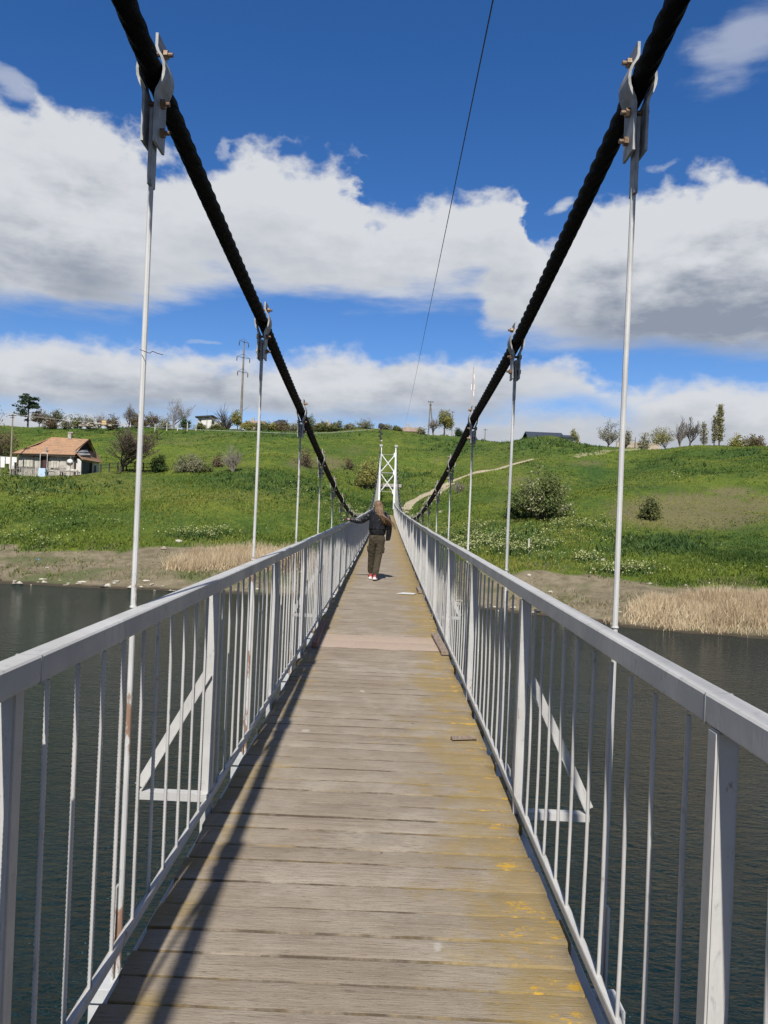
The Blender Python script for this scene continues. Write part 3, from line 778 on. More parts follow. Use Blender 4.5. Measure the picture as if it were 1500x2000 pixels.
def sweep(mb, rect, y0, y1, step, xo, zf, wob=0.0, seed=0):
    """rectangle (w,h) swept along y following zf(y), centre at x=xo(y)"""
    n = max(2, int((y1 - y0) / step)); w, h = rect; rings = []
    for i in range(n + 1):
        y = y0 + (y1 - y0) * i / n; x = xo + wob * math.sin(y * .9 + seed) * min(1, max(0, (y - 6) / 20)); z = zf(y) + wob * .5 * math.sin(y * 1.7 + seed * 2) * min(1, max(0, (y - 4) / 10))
        c = .005
        rings.append([Vector((x + a * w / 2, y, z + b * h / 2)) for a, b in ((-1, -1 + 2 * c / h), (-1 + 2 * c / w, -1), (1 - 2 * c / w, -1), (1, -1 + 2 * c / h), (1, 1 - 2 * c / h), (1 - 2 * c / w, 1), (-1 + 2 * c / w, 1), (-1, 1 - 2 * c / h))])
    return mb.loft(rings)
# longitudinal steel edge channels and cross beams under the planks
for s in (-1, 1):
    e = MB(); sweep(e, (.045, .10), -4, YT + 6, 1.0, s * (HW + .012), lambda y: deck_z(y) - .104)
    e.build('edge_beam', M_BEAM, deck)
HY = [2.72 + 2.45 * i for i in range(-2, 32)]
cb = MB(); cb.box((0, 0, -.21), (1.86, .10, .10), ch=.004)
for s in (-1, 1): cb.box((s * .885, 0, -.135), (.10, .13, .054), ch=.004)
cb = cb.mesh('cross_beam', M_BEAM)
for hy in HY: o = link('cross_beam', cb, deck); o.location = (0, hy, deck_z(hy))

RAIL_H, RAIL_T, RAIL_W = 1.21, .068, .062
def ribbed(n_len, r0, r1, pitch):
    mb = MB(); pts, rd = [], []; z = 0; k = 0
    while z < n_len: pts.append((0, 0, z)); rd.append(r1 if k % 2 else r0); z += pitch / 2; k += 1
    pts.append((0, 0, n_len)); rd.append(r0)
    return mb.tube(pts, rd, 7, cap=False)
BL = RAIL_H - RAIL_T - .10 + .006
me_rib = ribbed(BL, .0062, .0078, .014).mesh('baluster', M_PAINT, True)
me_plain = MB().tube([(0, 0, 0), (.002, .001, BL * .3), (-.001, .001, BL * .7), (0, 0, BL)], .0068, 7, cap=False).mesh('baluster', M_PAINT, True)
for s, y0, bay, nb, me_b, rname in ((-1, 1.80, 2.17, 10, me_rib, 'left'), (1, 1.70, 2.40, 10, me_plain, 'right')):
    po, bo = (.040, .036) if s < 0 else (.012, .018)
    tr = MB(); sweep(tr, (RAIL_W, RAIL_T), -4, YT + 2, .5, s * (HW + .018), lambda y: deck_z(y) + RAIL_H - RAIL_T / 2, .010, s)
    rail = tr.build('railing', M_PAINT, bridge)
    br = MB()
    sweep(br, (.006, .036), -4, YT + 2, .5, s * (HW + bo - .029), lambda y: deck_z(y) + .085)
    sweep(br, (.034, .005), -4, YT + 2, .5, s * (HW + bo - .008), lambda y: deck_z(y) + .066)
    br.build('bottom_rail', M_PAINT, rail)
    pm = MB(); hgt = RAIL_H - RAIL_T + .16
    pm.box((0, 0, hgt / 2 - .16), (.052, .050, hgt), ch=.005)
    pm.box((0, 0, -.165), (.085, .10, .012), ch=.003)
    me_p = pm.mesh('post', M_PAINT)
    posts = []; yy = y0 - 2 * bay
    while yy < YT + 1: posts.append(yy); yy += bay
    far_p, far_b = MB(), MB(); nb_ind = 0
    for i, py_ in enumerate(posts):
        if py_ < 70:
            p = link('post', me_p, rail); p.location = (s * (HW + po), py_, deck_z(py_) - .002)
        else: far_p.box((s * (HW + po), py_, deck_z(py_) + .5), (.05, .05, 1.26))
        for k in range(1, nb + 1):
            by = py_ + bay * k / (nb + 1) + rnd.uniform(-.006, .006); bx = s * (HW + bo) + rnd.uniform(-.002, .002)
            if by > YT + 1: continue
            if 1.0 < by and nb_ind < 95:
                b = link('baluster', me_b, rail); b.location = (bx, by, deck_z(by) + .066); b.rotation_euler = (rnd.uniform(-.006, .006), rnd.uniform(-.004, .004), 0); nb_ind += 1
            else: far_b.tube([(bx, by, deck_z(by) + .066), (bx, by, deck_z(by) + RAIL_H - RAIL_T + .004)], .0068, 5, cap=False)
    for py_ in posts[::2]:
        if py_ < 40: q = MB(); q.box((0, 0, 0), (RAIL_W + .0016, .006, RAIL_T + .0016), ch=.001); q = q.build('rail_joint', M_GALV, rail); q.location = (s * (HW + .018) + .010 * math.sin(py_ * .9 + s) * min(1, max(0, (py_ - 6) / 20)), py_ + .045, deck_z(py_) + RAIL_H - RAIL_T / 2)
    far_p.build('post', M_PAINT, rail)
    tag(far_b.build('balusters', M_PAINT, rail, True), kind='stuff')
    # outriggers: a beam sticking out below the deck and a flat raking strut back to the post
    oy = y0 + bay; k = 0
    while oy < YT - 2:
        z = deck_z(oy) + (.10 if s < 0 else .03); ob = MB(); tip = HW + .385
        ob.box((s * (HW + tip + .01) / 2, oy - .02, z - .01), (tip - HW - .01, .055, .006), ch=.001)
        ob.box((s * (HW + tip + .01) / 2, oy - .046, z - .030), (tip - HW - .01, .006, .034), ch=.001)
        a = Vector((s * (tip - .015), oy - .02, z - .006)); b = Vector((s * (HW + .035), oy - .02, deck_z(oy) + .70)); d = (b - a).normalized(); side = Vector((-d.z, 0, d.x)) * 0.003
        fl = Vector((0, 0.026, 0))
        ob.add([a - fl - side, a + fl - side, b + fl - side, b - fl - side, a - fl + side, a + fl + side, b + fl + side, b - fl + side],
               [(0, 1, 2, 3), (7, 6, 5, 4), (0, 4, 5, 1), (1, 5, 6, 2), (2, 6, 7, 3), (3, 7, 4, 0)])
        # stiffening leg of the angle iron
        n2 = Vector((-d.z, 0, d.x)) * (-.05 if s > 0 else .05)
        ob.add([a + fl, b + fl, b + fl + n2, a + fl + n2, a + fl * .8, b + fl * .8, b + fl * .8 + n2, a + fl * .8 + n2], [(0, 1, 2, 3), (7, 6, 5, 4), (0, 4, 5, 1), (1, 5, 6, 2), (2, 6, 7, 3), (3, 7, 4, 0)])
        ob.build('outrigger_strut', M_PAINT, rail); oy += bay * 3

CXS = {-1: -.846, 1: .862}
# main cables: laid rope, tarred
def rope(s):
    ys = list(np.arange(-9, 10, .014)) + list(np.arange(10, 24, .03)) + list(np.arange(24, YT + .01, .5))
    pts = np.array([(CXS[s], y, cable_z(y, s)) for y in ys])
    top = pts[-1]
    for k in range(1, 13): pts = np.vstack([pts, [CXS[s], top[1] + 1.7 * k, top[2] + (g1(s * CX, top[1] + 20.4) - .3 - top[2]) * k / 12]])
    tg = np.gradient(pts, axis=0); tg /= np.linalg.norm(tg, axis=1)[:, None]
    a = np.tile([1.0, 0, 0], (len(pts), 1)); b = np.cross(tg, a)
    S = np.concatenate([[0], np.cumsum(np.linalg.norm(np.diff(pts, axis=0), axis=1))])
    n = 30; ph = np.arange(n) / n * 2 * np.pi
    lob = np.abs(np.sin(2.5 * (ph[None, :] - s * 13.2 * S[:, None]))) ** .75
    r = .0305 + .0078 * lob
    P = pts[:, None, :] + (a[:, None, :] * np.cos(ph)[None, :, None] + b[:, None, :] * np.sin(ph)[None, :, None]) * r[..., None]
    ii = np.arange(len(pts) * n).reshape(-1, n); jj = np.roll(ii, -1, 1)
    fq = np.stack([ii[:-1], jj[:-1], jj[1:], ii[1:]], -1).reshape(-1, 4)
    return link('main_cable', np_mesh('main_cable', P.reshape(-1, 3), fq, M_ROPE, smooth=True), bridge)
rope(-1); rope(1)

# hangers: rod > tongue plate, two clamp plates round the cable, three bolts
CXS = {-1: -.846, 1: .862}
def clamp_mesh(side):
    prof = [(.125, .013), (.080, .013), (.064, .018), (.046, .031), (.022, .0395), (0, .042), (-.022, .0395), (-.046, .031), (-.068, .020), (-.085, .0165), (-.250, .0165)]
    th = .0095
    poly = [(side * x, z) for z, x in prof] + [(side * (x + th), z) for z, x in prof[::-1]]
    mb = MB(); n = len(prof); y0, yl = -.056, .112
    P = [[Vector((u, y0, v)) for u, v in poly], [Vector((u, y0 + yl, v)) for u, v in poly]]
    vs = P[0] + P[1]; N = 2 * n; fs = []
    for i in range(N): j = (i + 1) % N; fs.append((i, j, N + j, N + i))
    for i in range(n - 1):
        a, b, c, d = i, i + 1, N - 2 - i, N - 1 - i
        fs.append((a, b, c, d)); fs.append((N + d, N + c, N + b, N + a))
    mb.add(vs, fs); return mb.mesh('clamp_plate', M_GALV)
def bolt_mesh(inner):
    mb = MB()
    hexa = [(.0165 * math.cos(math.pi / 3 * k + .3), .0165 * math.sin(math.pi / 3 * k + .3)) for k in range(6)]
    mb.prism(hexa, (.015 * inner, 0, 0), (inner * .0262, 0, 0), (0, 1, 0), (0, 0, 1))
    mb.tube([(inner * .0412, 0, 0), (inner * .057, 0, 0)], .0080, 10)
    mb.tube([(-inner * .03, 0, 0), (inner * .03, 0, 0)], .0085, 8)
    mb.prism(hexa, (-.012 * inner, 0, 0), (-inner * .0262, 0, 0), (0, 1, 0), (0, 0, 1))
    return mb.mesh('bolt', M_BRASS)
ME_CL = {1: clamp_mesh(1), -1: clamp_mesh(-1)}; ME_BO = {1: bolt_mesh(1), -1: bolt_mesh(-1)}
for s in (-1, 1):
    for i, hy in enumerate(HY):
        if hy > YT - 1.2: continue
        zc, zd = cable_z(hy, s), deck_z(hy)
        L = zc - (zd - .11)
        h = MB(); lean = rnd.uniform(-.004, .004)
        if L > .5:
            h.tube([(0, 0, -.36), (lean, .002, -.36 - (L - .36) * .33), (-lean * .6, 0, -.36 - (L - .36) * .66), (0, 0, -L)], .0098, 9)
            h.box((s * .016, 0, -L + .16), (.008, .034, .34), ch=.002)
        h.box((0, 0, -.255), (.012, .056, .265), ch=.002)
        rod = h.build('hanger', M_ROD, bridge); rod.location = (CXS[s], hy, zc)
        rod.data.materials[0] = M_ROD
        t = MB(); t.box((0, 0, -.255), (.0135, .058, .268), ch=.002); to = t.build('tongue_plate', M_GALV, rod)
        for q in (-1, 1): link('clamp_plate', ME_CL[q], rod)
        if i < 16:
            for bz, jy in ((.084, .006), (-.098, -.006), (-.195, .004)):
                b = link('bolt', ME_BO[-s], rod); b.location = (0, jy, bz); b.rotation_euler = (rnd.uniform(-.5, .5), 0, 0)
        w = MB(); w.tube([(0, 0, 0), (0, 0, .007)], [.0135, .0105], 10); wo_ = w.build('weld_collar', M_PAINT, rod); wo_.location = (0, 0, zd + RAIL_H - zc - .002)

# far tower with crossed bracing
twr = MB()
zb = deck_z(YT); TT = 8.45; TX = .80
for s in (-1, 1): twr.box((s * TX, YT, (TT + zb - 2.6) / 2), (.19, .24, TT - zb + 2.6), ch=.012)
tower = twr.build('tower', M_WHITE, bridge)
def bar(mb, a, b, w, d): 
    a, b = Vector(a), Vector(b); l = (b - a).length; q = (b - a).to_track_quat('Z', 'Y').to_matrix()
    return mb.box((a + b) / 2, (w, d, l), rot=q)
zl = [zb + 2.35, zb + 4.35, zb + 6.25]
for z0, z1 in ((zl[0], zl[1] - .12), (zl[1] + .12, zl[2])):
    for s in (-1, 1):
        b = MB()
        for o in (-.035, .035): bar(b, (-s * .70, YT + s * .03 , z0 + o), (s * .70, YT + s * .03, z1 + o), .045, .05)
        b.build('cross_brace', M_WHITE, tower)
for z in zl + [zl[1] - .05]:
    b = MB(); bar(b, (-.71, YT + .07, z + .02), (.71, YT + .07, z + .02), .05, .04); b.build('tie_bar', M_GALV, tower)
for s in (-1, 1):
    for z in zl:
        b = MB(); b.prism([(0, -.28), (.14, -.12), (.14, .12), (0, .28)], (0, .02, 0), (-s * .705, YT - .075, z), (s, 0, 0) if s < 0 else (-1, 0, 0), (0, 0, 1)); b.build('gusset_plate', M_WHITE, tower)
    b = MB(); b.tube([(s * TX - .16, YT, TT + .10), (s * TX + .16, YT, TT + .10)], .17, 14); b.box((s * TX, YT, TT + .02), (.30, .34, .06), ch=.006); b.build('saddle', M_GALV, tower)
    b = MB(); b.box((s * TX, YT, zb - .10), (.46, .5, .10), ch=.01); b.box((s * TX, YT - .15, zb + .14), (.30, .02, .40), ch=.004); b.build('base_shoe', M_WHITE, tower)

# concrete anchor block on the bank behind the tower
p = at(757, 97); zt_ = ztop(757, 951, 97)
a = MB(); a.box((0, 0, -.5), (3.0, 1.6, 1.5), ch=.04); a.box((0, -.1, .42), (3.7, 2.0, .42), ch=.03)
o = a.build('anchor_block', M_CONC); o.location = (p.x + .2, 97, max(zt_ - .65, max(g1(p.x - 1.6, 96), g1(p.x + 2, 96), p.z) - .18))
tag(o, 'wide grey concrete anchor block behind the white bridge tower', 'concrete block')
a = MB(); a.box((0, 0, 0), (2.4, 7, .35), ch=.03)
o = a.build('landing_slab', M_CONC); o.location = (0, YT + 8.5, deck_z(YT + 6.5) - .42); tag(o, 'flat concrete landing slab at the far end of the deck', 'concrete slab')

# loose boards lying on the deck
M_OLDWOOD = m_simple('old_board', (0.26, 0.20, 0.15), .9, .4, 3, c2=(0.15, 0.11, 0.08), gpos=True, stretch=(30, 2, 30), bmp=.3)
M_REDWOOD = m_simple('reddish_board', (0.27, 0.14, 0.095), .9, .4, 3, c2=(0.17, 0.09, 0.065), gpos=True, stretch=(30, 2, 30), bmp=.3)
def board(x, y, size, rz, m, label, rx=0.0):
    b = MB(); b.box((0, 0, size[2] / 2), size, ch=.004); o = b.build('loose_board', m); o.location = (x, y, deck_z(y) + .007 + abs(math.sin(rx)) * size[1] / 2); o.rotation_euler = (rx + .007, 0, rz)
    return tag(o, label, 'board')
board(.725, 9.0, (.085, 1.25, .035), .03, M_OLDWOOD, 'grey brown board lying along the right edge beside the pinkish planks')
board(-.715, 9.35, (.06, 1.7, .055), .02, M_REDWOOD, 'reddish board lying along the left edge beside the pinkish planks')
board(.72, 14.6, (.07, .75, .05), .02, M_OLDWOOD, 'small weathered block by the right railing ahead of the walker')
board(.64, 5.35, (.18, .05, .018), .25, M_OLDWOOD, 'short dark splinter of wood near the right railing')
m_, t_ = mat('white_scrap'); t_.b.inputs['Base Color'].default_value = (.55, .55, .52, 1)
b = MB(); b.add([(-.17, -.1, 0), (.14, -.12, 0), (.19, .07, 0), (-.05, .12, 0), (-.17, -.1, .006), (.14, -.12, .006), (.19, .07, .006), (-.05, .12, .006)], [(3, 2, 1, 0), (4, 5, 6, 7), (0, 1, 5, 4), (1, 2, 6, 5), (2, 3, 7, 6), (3, 0, 4, 7)])
o = b.build('white_scrap', m_); o.location = (.46, 14.1, deck_z(14.1) + .011); tag(o, 'flat white scrap lying on the planks behind the walker', 'scrap')

# ------------------------------------------------------------------ the walker
M_SKIN = m_simple('skin', (0.46, 0.27, 0.19), .6, .1)
m_, t_ = mat('black_leather'); M_LEATHER = m_
nz = t_.noise(t_.mapping(t_.co, scale=(1, 1, .45)), 15, 3, .5, distortion=.6); t_.b.inputs['Base Color'].default_value = (.012, .012, .013, 1); t_.b.inputs['Roughness'].default_value = .30
bump(t_, nz, .9, .05)
m_, t_ = mat('olive_cotton'); M_OLIVECLOTH = m_
nz = t_.noise(t_.mapping(t_.co, scale=(1, 1, 1.6)), 12, 4, .55, distortion=.8); t_.put(t_.b.inputs['Base Color'], t_.mix(nz, (.060, .046, .024), (.036, .028, .015))); t_.b.inputs['Roughness'].default_value = .9
bump(t_, nz, 1.0, .05)
M_HAIR = m_simple('light_brown_hair', (0.20, 0.118, 0.060), .5, .4, 12, c2=(0.070, 0.038, 0.020), stretch=(6, 6, .35))
M_SHOE = m_simple('red_mesh', (0.30, 0.045, 0.04), .7, .3, 40)
M_SOLE = m_simple('white_sole', (0.56, 0.50, 0.46), .6, .1)

person = thing('person', 'long-haired person in black leather jacket and olive trousers walking away along the deck', 'person', (-.135, 16.4, deck_z(16.4) + .006))
def skin_obj(name, pts, edges, rad, m, parent, yscale=1.0, sub=2, root=0):
    """pts: joints; rad: (rx, ry) per joint"""
    me = bpy.data.meshes.new(name); me.from_pydata([(p[0], p[1] / yscale, p[2]) for p in pts], edges, [])
    o = link(name, me, parent); me.materials.append(m)
    md = o.modifiers.new('skin', 'SKIN'); md.use_smooth_shade = True
    sv = me.skin_vertices[0].data
    for i, r in enumerate(rad):
        sv[i].radius = (r, r) if not isinstance(r, tuple) else r; sv[i].use_root = (i == root)
    ss = o.modifiers.new('sub', 'SUBSURF'); ss.levels = sub; ss.render_levels = sub
    o.scale = (1, yscale, 1)
    dg = bpy.context.evaluated_depsgraph_get(); me2 = bpy.data.meshes.new_from_object(o.evaluated_get(dg))
    o.modifiers.clear(); o.data = me2
    if not me2.materials: me2.materials.append(m)
    me2.polygons.foreach_set('use_smooth', [True] * len(me2.polygons))
    return o
# body: one continuous skinned figure with five fingers on each hand
J = {}; P, E, Rr = [], [], []
def jn(name, p, r, par=None):
    J[name] = len(P); P.append(p); Rr.append(r)
    if par: E.append((J[par], J[name]))
jn('pelvis', (0, 0, .93), .090)
jn('waist', (0, .005, 1.06), .085, 'pelvis'); jn('chest', (.005, .0, 1.24), .115, 'waist'); jn('upper', (.005, -.005, 1.38), .095, 'chest')
jn('neck', (.0, .01, 1.475), .046, 'upper'); jn('nape', (-.002, .02, 1.53), .05, 'neck'); jn('skull', (-.004, .022, 1.60), .082, 'nape'); jn('top', (-.004, .025, 1.655), .055, 'skull')
for s, sh, elb, wr, d in ((-1, (-.165, .0, 1.40), (-.345, .05, 1.235), (-.615, .10, 1.275), Vector((-1, .05, -.10))), (1, (.175, .0, 1.395), (.245, -.03, 1.12), (.225, .04, .875), Vector((-.25, .9, -.25)))):
    k = 'l' if s < 0 else 'r'
    jn('sh' + k, sh, .055, 'upper'); jn('el' + k, elb, .038, 'sh' + k); jn('wr' + k, wr, .026, 'el' + k)
    d.normalize(); pm = Vector(wr) + d * .055
    jn('pa' + k, tuple(pm), .030, 'wr' + k)
    side = Vector((0, 1, .0)); dn = Vector((0, 0, -1)) if s < 0 else Vector((-1, 0, 0))
    for fi, (o_, ln) in enumerate(((-.030, .060), (-.010, .072), (.010, .068), (.030, .052))):
        b0 = pm + d * .03 + side * o_
        f1 = b0 + d * ln * .55 + dn * .004; f2 = f1 + (d * .7 + dn * .7) * ln * .5
        jn(f'f{k}{fi}a', tuple(b0), .0095, 'pa' + k); jn(f'f{k}{fi}b', tuple(f1), .0085, f'f{k}{fi}a'); jn(f'f{k}{fi}c', tuple(f2), .007, f'f{k}{fi}b')
    t0 = Vector(wr) + d * .03 + side * -.034; jn('th0' + k, tuple(t0), .012, 'pa' + k); jn('th1' + k, tuple(t0 + d * .03 - side * .02 + dn * .01), .0095, 'th0' + k); jn('th2' + k, tuple(t0 + d * .055 - side * .022 + dn * .025), .008, 'th1' + k)
for k, hp, kn, an, tt in (('l', (-.085, .01, .86), (-.105, .12, .49), (-.115, .24, .10), (-.125, .36, .035)), ('r', (.08, .0, .86), (.035, .0, .50), (-.015, -.13, .10), (-.02, -.02, .035))):
    jn('hp' + k, hp, .066, 'pelvis'); jn('kn' + k, kn, .050, 'hp' + k); jn('an' + k, an, .036, 'kn' + k); jn('to' + k, tt, .030, 'an' + k)
body = skin_obj('body', P, E, Rr, M_SKIN, person)
# ears and face details
fm = MB()
for s in (-1, 1): fm.tube([(s * .078 - .004, .025, 1.575), (s * .088 - .004, .018, 1.595), (s * .082 - .004, .02, 1.612)], [.008, .013, .008], 6)
fm.tube([(-.004, .098, 1.605), (-.004, .118, 1.575), (-.004, .100, 1.568)], [.008, .013, .008], 6)
fm.build('facial_features', M_SKIN, person, True)
# jacket
jp = [(0, 0, 1.02), (.0, 0, 1.10), (.004, 0, 1.25), (.005, 0, 1.37), (.0, .01, 1.465),
      (-.135, .0, 1.405), (-.205, .01, 1.345), (-.345, .05, 1.235), (-.49, .08, 1.245), (-.625, .10, 1.275), (.145, .0, 1.40), (.21, -.01, 1.32), (.25, -.03, 1.12), (.242, .01, .98), (.226, .045, .845), (0, 0, .93)]
je = [(15, 0), (0, 1), (1, 2), (2, 3), (3, 4), (3, 5), (5, 6), (6, 7), (7, 8), (8, 9), (3, 10), (10, 11), (11, 12), (12, 13), (13, 14)]
jr = [(.198, .198), (.192, .192), (.202, .202), (.160, .160), (.065, .065), .088, .074, .062, .055, .046, .09, .076, .068, .062, .054, (.186, .186)]
jk = skin_obj('jacket', jp, je, jr, M_LEATHER, person, .72, 2, 2)
cl_ = MB(); cl_.tube([(0.0, .012, 1.44), (0, .014, 1.475), (0, .016, 1.50)], [.085, .072, .066], 16, cap=False); cl_.build('collar', M_LEATHER, jk, True).matrix_parent_inverse = Matrix.Diagonal((1, 1 / .72, 1, 1))
# trousers
tp = [(0, .0, 1.02), (0, .0, .92), (-.083, .01, .83), (-.098, .06, .66), (-.108, .12, .49), (-.114, .17, .33), (-.118, .215, .20), (-.12, .235, .115),
      (.078, .0, .83), (.062, .0, .66), (.040, .0, .50), (.018, -.06, .32), (-.005, -.11, .17), (-.012, -.125, .085)]
te = [(0, 1), (1, 2), (2, 3), (3, 4), (4, 5), (5, 6), (6, 7), (1, 8), (8, 9), (9, 10), (10, 11), (11, 12), (12, 13)]
tr_ = [.156, .165, .114, .095, .080, .075, .071, .054, .114, .095, .082, .077, .076, .060]
trs = skin_obj('trousers', tp, te, tr_, M_OLIVECLOTH, person, .85, 2, 1)
for s, x, y, z in ((1, .150, -.01, .64), (-1, -.190, .06, .66)):
    pk = MB(); pk.box((x, y / .85, z), (.035, .13, .15), rot=Matrix.Rotation(s * .12, 3, 'Y'), ch=.015); pk.build('cargo_pocket', M_OLIVECLOTH, trs, True)
# shoes
def shoe(x, y, z, pitch, rz):
    prof = [(-.125, .030, .028), (-.115, .036, .062), (-.07, .038, .085), (-.01, .040, .080), (.05, .046, .060), (.10, .046, .048), (.135, .034, .036), (.15, .012, .026)]
    rings = [[Vector((w * math.cos(a), yy, .028 + (h * .5) + h * .5 * math.sin(a))) for a in np.arange(12) * math.pi / 6] for yy, w, h in prof]
    u = MB(); u.loft(rings); o = u.build('shoe', M_SHOE, person, True); o.location = (x, y, z); o.rotation_euler = (pitch, 0, rz)
    so = MB(); out = [(-.132, .030), (-.12, .040), (-.05, .040), (.03, .048), (.09, .050), (.14, .034), (.158, .010)]
    poly = [(w, yy) for yy, w in out] + [(-w, yy) for yy, w in out[::-1]]
    so.prism(poly, (0, 0, .034), (0, 0, 0), (1, 0, 0), (0, 1, 0)); so.prism([(w * .8, -.13 + k * .001) for k, w in ((0, .03), (30, .04))] + [(-.8 * w, -.13 + k * .001) for k, w in ((30, .04), (0, .03))], (0, 0, .055), (0, 0, .003), (1, 0, 0), (0, 1, 0))
    so.build('sole', M_SOLE, o, True)
shoe(-.12, .26, .0, 0.0, .08); shoe(-.012, -.10, .012, -.10, -.05)
# hair
hr = random.Random(5); hm = MB()
rings = []
for zz, r, yo in ((1.465, .060, -.035), (1.50, .088, -.02), (1.55, .102, .0), (1.60, .108, .008), (1.645, .098, .012), (1.68, .070, .018), (1.70, .025, .022)):
    rings.append([Vector((-.004 + r * .86 * math.cos(a), yo + r * (math.sin(a) if math.sin(a) < .35 or zz > 1.63 else .35), zz)) for a in np.arange(20) * math.pi / 10])
hm.loft(rings)
for i in range(190):
    x0 = hr.uniform(-.07, .085); y0_ = -.100 + abs(x0) * .55 + hr.uniform(-.02, .012); z0 = hr.uniform(1.50, 1.64)
    fly = hr.random() ** 2.6; ln = hr.uniform(.7, 1.1)
    p1 = Vector((x0 + .015 + .02 * fly, y0_ - .03, z0 - .12)); p2 = Vector((x0 * .55 + .045 + .05 * fly, y0_ - .06 - .03 * fly, 1.40 - .02 * fly)); p3 = p2 + Vector((.03 + .085 * fly, -.02 * fly, -.075)) * ln; p4 = p3 + Vector((.03 + .10 * fly, .02, -.085)) * ln; p5 = p4 + Vector((.015 + .04 * fly, .02, -.09 * ln * (.5 + fly)))
    if x0 < -.02: p2.x -= .02; p3 = p2.lerp(p3, .7); p4 = p2.lerp(p4, .55); p5 = p2.lerp(p5, .45)
    w = hr.uniform(.004, .0085) * (1.15 - .75 * fly)
    hm.tube([(x0, y0_, z0), p1, p2, p3, p4, p5], [w, w * 1.2, w * 1.1, w * .9, w * .6, .001], 5)
hm.build('hair', M_HAIR, person, True)

# ------------------------------------------------------------------ trees and shrubs
def grow(r, levels, kids, spread=.55, trunk=.28, first=.42, up=.25, taper=.62, wob=.12, lean=(0, 0)):
    """list of (points, radii, level), tips"""
    segs, tips = [], []
    def br(p, d, L, rad, lv):
        pts, rs = [p.copy()], [rad]; n = 4 if lv < 2 else 3
        for k in range(n):
            d = (d + Vector((r.gauss(0, wob), r.gauss(0, wob), r.gauss(0, wob * .6) + up * .12))).normalized()
            p = p + d * (L / n); pts.append(p.copy()); rs.append(rad * (1 - .45 * (k + 1) / n))
        segs.append((pts, rs, lv))
        if lv >= levels: tips.append(p.copy()); return
        if lv >= 2: tips.append(p.copy())
        nk = kids[min(lv, len(kids) - 1)]
        for q in range(nk):
            f = r.uniform(.30, 1.0) if lv else r.uniform(.50, 1.0)
            if q == 0: f = 1.0
            i = min(int(f * n), n - 1); b = pts[i].lerp(pts[i + 1], f * n - i)
            an = r.uniform(0, 6.283); ax = Vector((math.cos(an), math.sin(an), 0))
            sp = spread * r.uniform(.6, 1.3) * (.35 if q == 0 else 1)
            dd = (d * (1 - sp * .6) + ax * sp + Vector((0, 0, up * .3))).normalized()
            L2 = first * r.uniform(.75, 1.1) if lv == 0 else L * r.uniform(.50, .72)
            br(b, dd, L2, rs[i] * taper * r.uniform(.7, 1), lv + 1)
    br(Vector((0, 0, 0)), Vector((lean[0], lean[1], 1)).normalized(), trunk, .035, 0)
    return segs, tips
def stems(r, n, wide, twigs, dome=True, low=.15):
    """many stems from one stool, filling a dome (or a fan) from the ground up"""
    segs, tips = [], []
    for k in range(n):
        a = r.uniform(0, 6.283); q = math.sqrt(r.random()); lump = .78 + .22 * math.sin(a * 3 + n) + r.uniform(-.1, .12)
        z = (math.sqrt(max(0.0, 1 - (q * .97) ** 2)) * r.uniform(.55, 1.0) if dome else r.uniform(.62, 1.0) * (1 - .25 * q)) * lump
        e = Vector((math.cos(a) * q * wide, math.sin(a) * q * wide, max(low, z))); b = Vector((math.cos(a) * q * wide * .12, math.sin(a) * q * wide * .12, 0))
        m = b.lerp(e, .5) + Vector((-e.x * .10 + r.gauss(0, .02), -e.y * .10 + r.gauss(0, .02), e.z * .10)); segs.append(([b, m, e], [.014, .009, .003], 1)); tips += [e, m.lerp(e, .5)]
        for t in range(twigs):
            f = r.uniform(.25, .95); p = (b.lerp(m, f * 2) if f < .5 else m.lerp(e, f * 2 - 1)); d = (e - b).normalized() + Vector((r.gauss(0, .6), r.gauss(0, .6), r.gauss(.15, .3)))
            q2 = p + d * r.uniform(.06, .20); q2.z = max(q2.z, .03); segs.append(([p, p.lerp(q2, .5) + Vector((r.gauss(0, .012), r.gauss(0, .012), 0)), q2], [.005, .0035, .0015], 2)); tips.append(q2)
            if not dome:
                for u in range(2): q3 = q2 + d * r.uniform(.03, .10) + Vector((r.gauss(0, .03), r.gauss(0, .03), r.gauss(.01, .03))); segs.append(([p.lerp(q2, r.uniform(.5, 1)), q3], [.003, .0015], 2))
    return segs, tips
def quads_at(C, S, rg, flat=0.0):
    n = len(C); a = rg.normal(0, 1, (n, 3)); a /= np.linalg.norm(a, axis=1)[:, None]; b = rg.normal(0, 1, (n, 3)); b -= a * (a * b).sum(1)[:, None]; b /= np.linalg.norm(b, axis=1)[:, None]
    if flat: a[:, 2] *= 1 - flat; b[:, 2] *= 1 - flat
    S = S[:, None]; a = a * S; b = b * S * .7
    V = np.stack([C - a, C - b * .8 + a * .1, C + a, C + b * .8 - a * .1], 1).reshape(-1, 3)
    return V, np.arange(4 * n).reshape(-1, 4)
TREES = {}
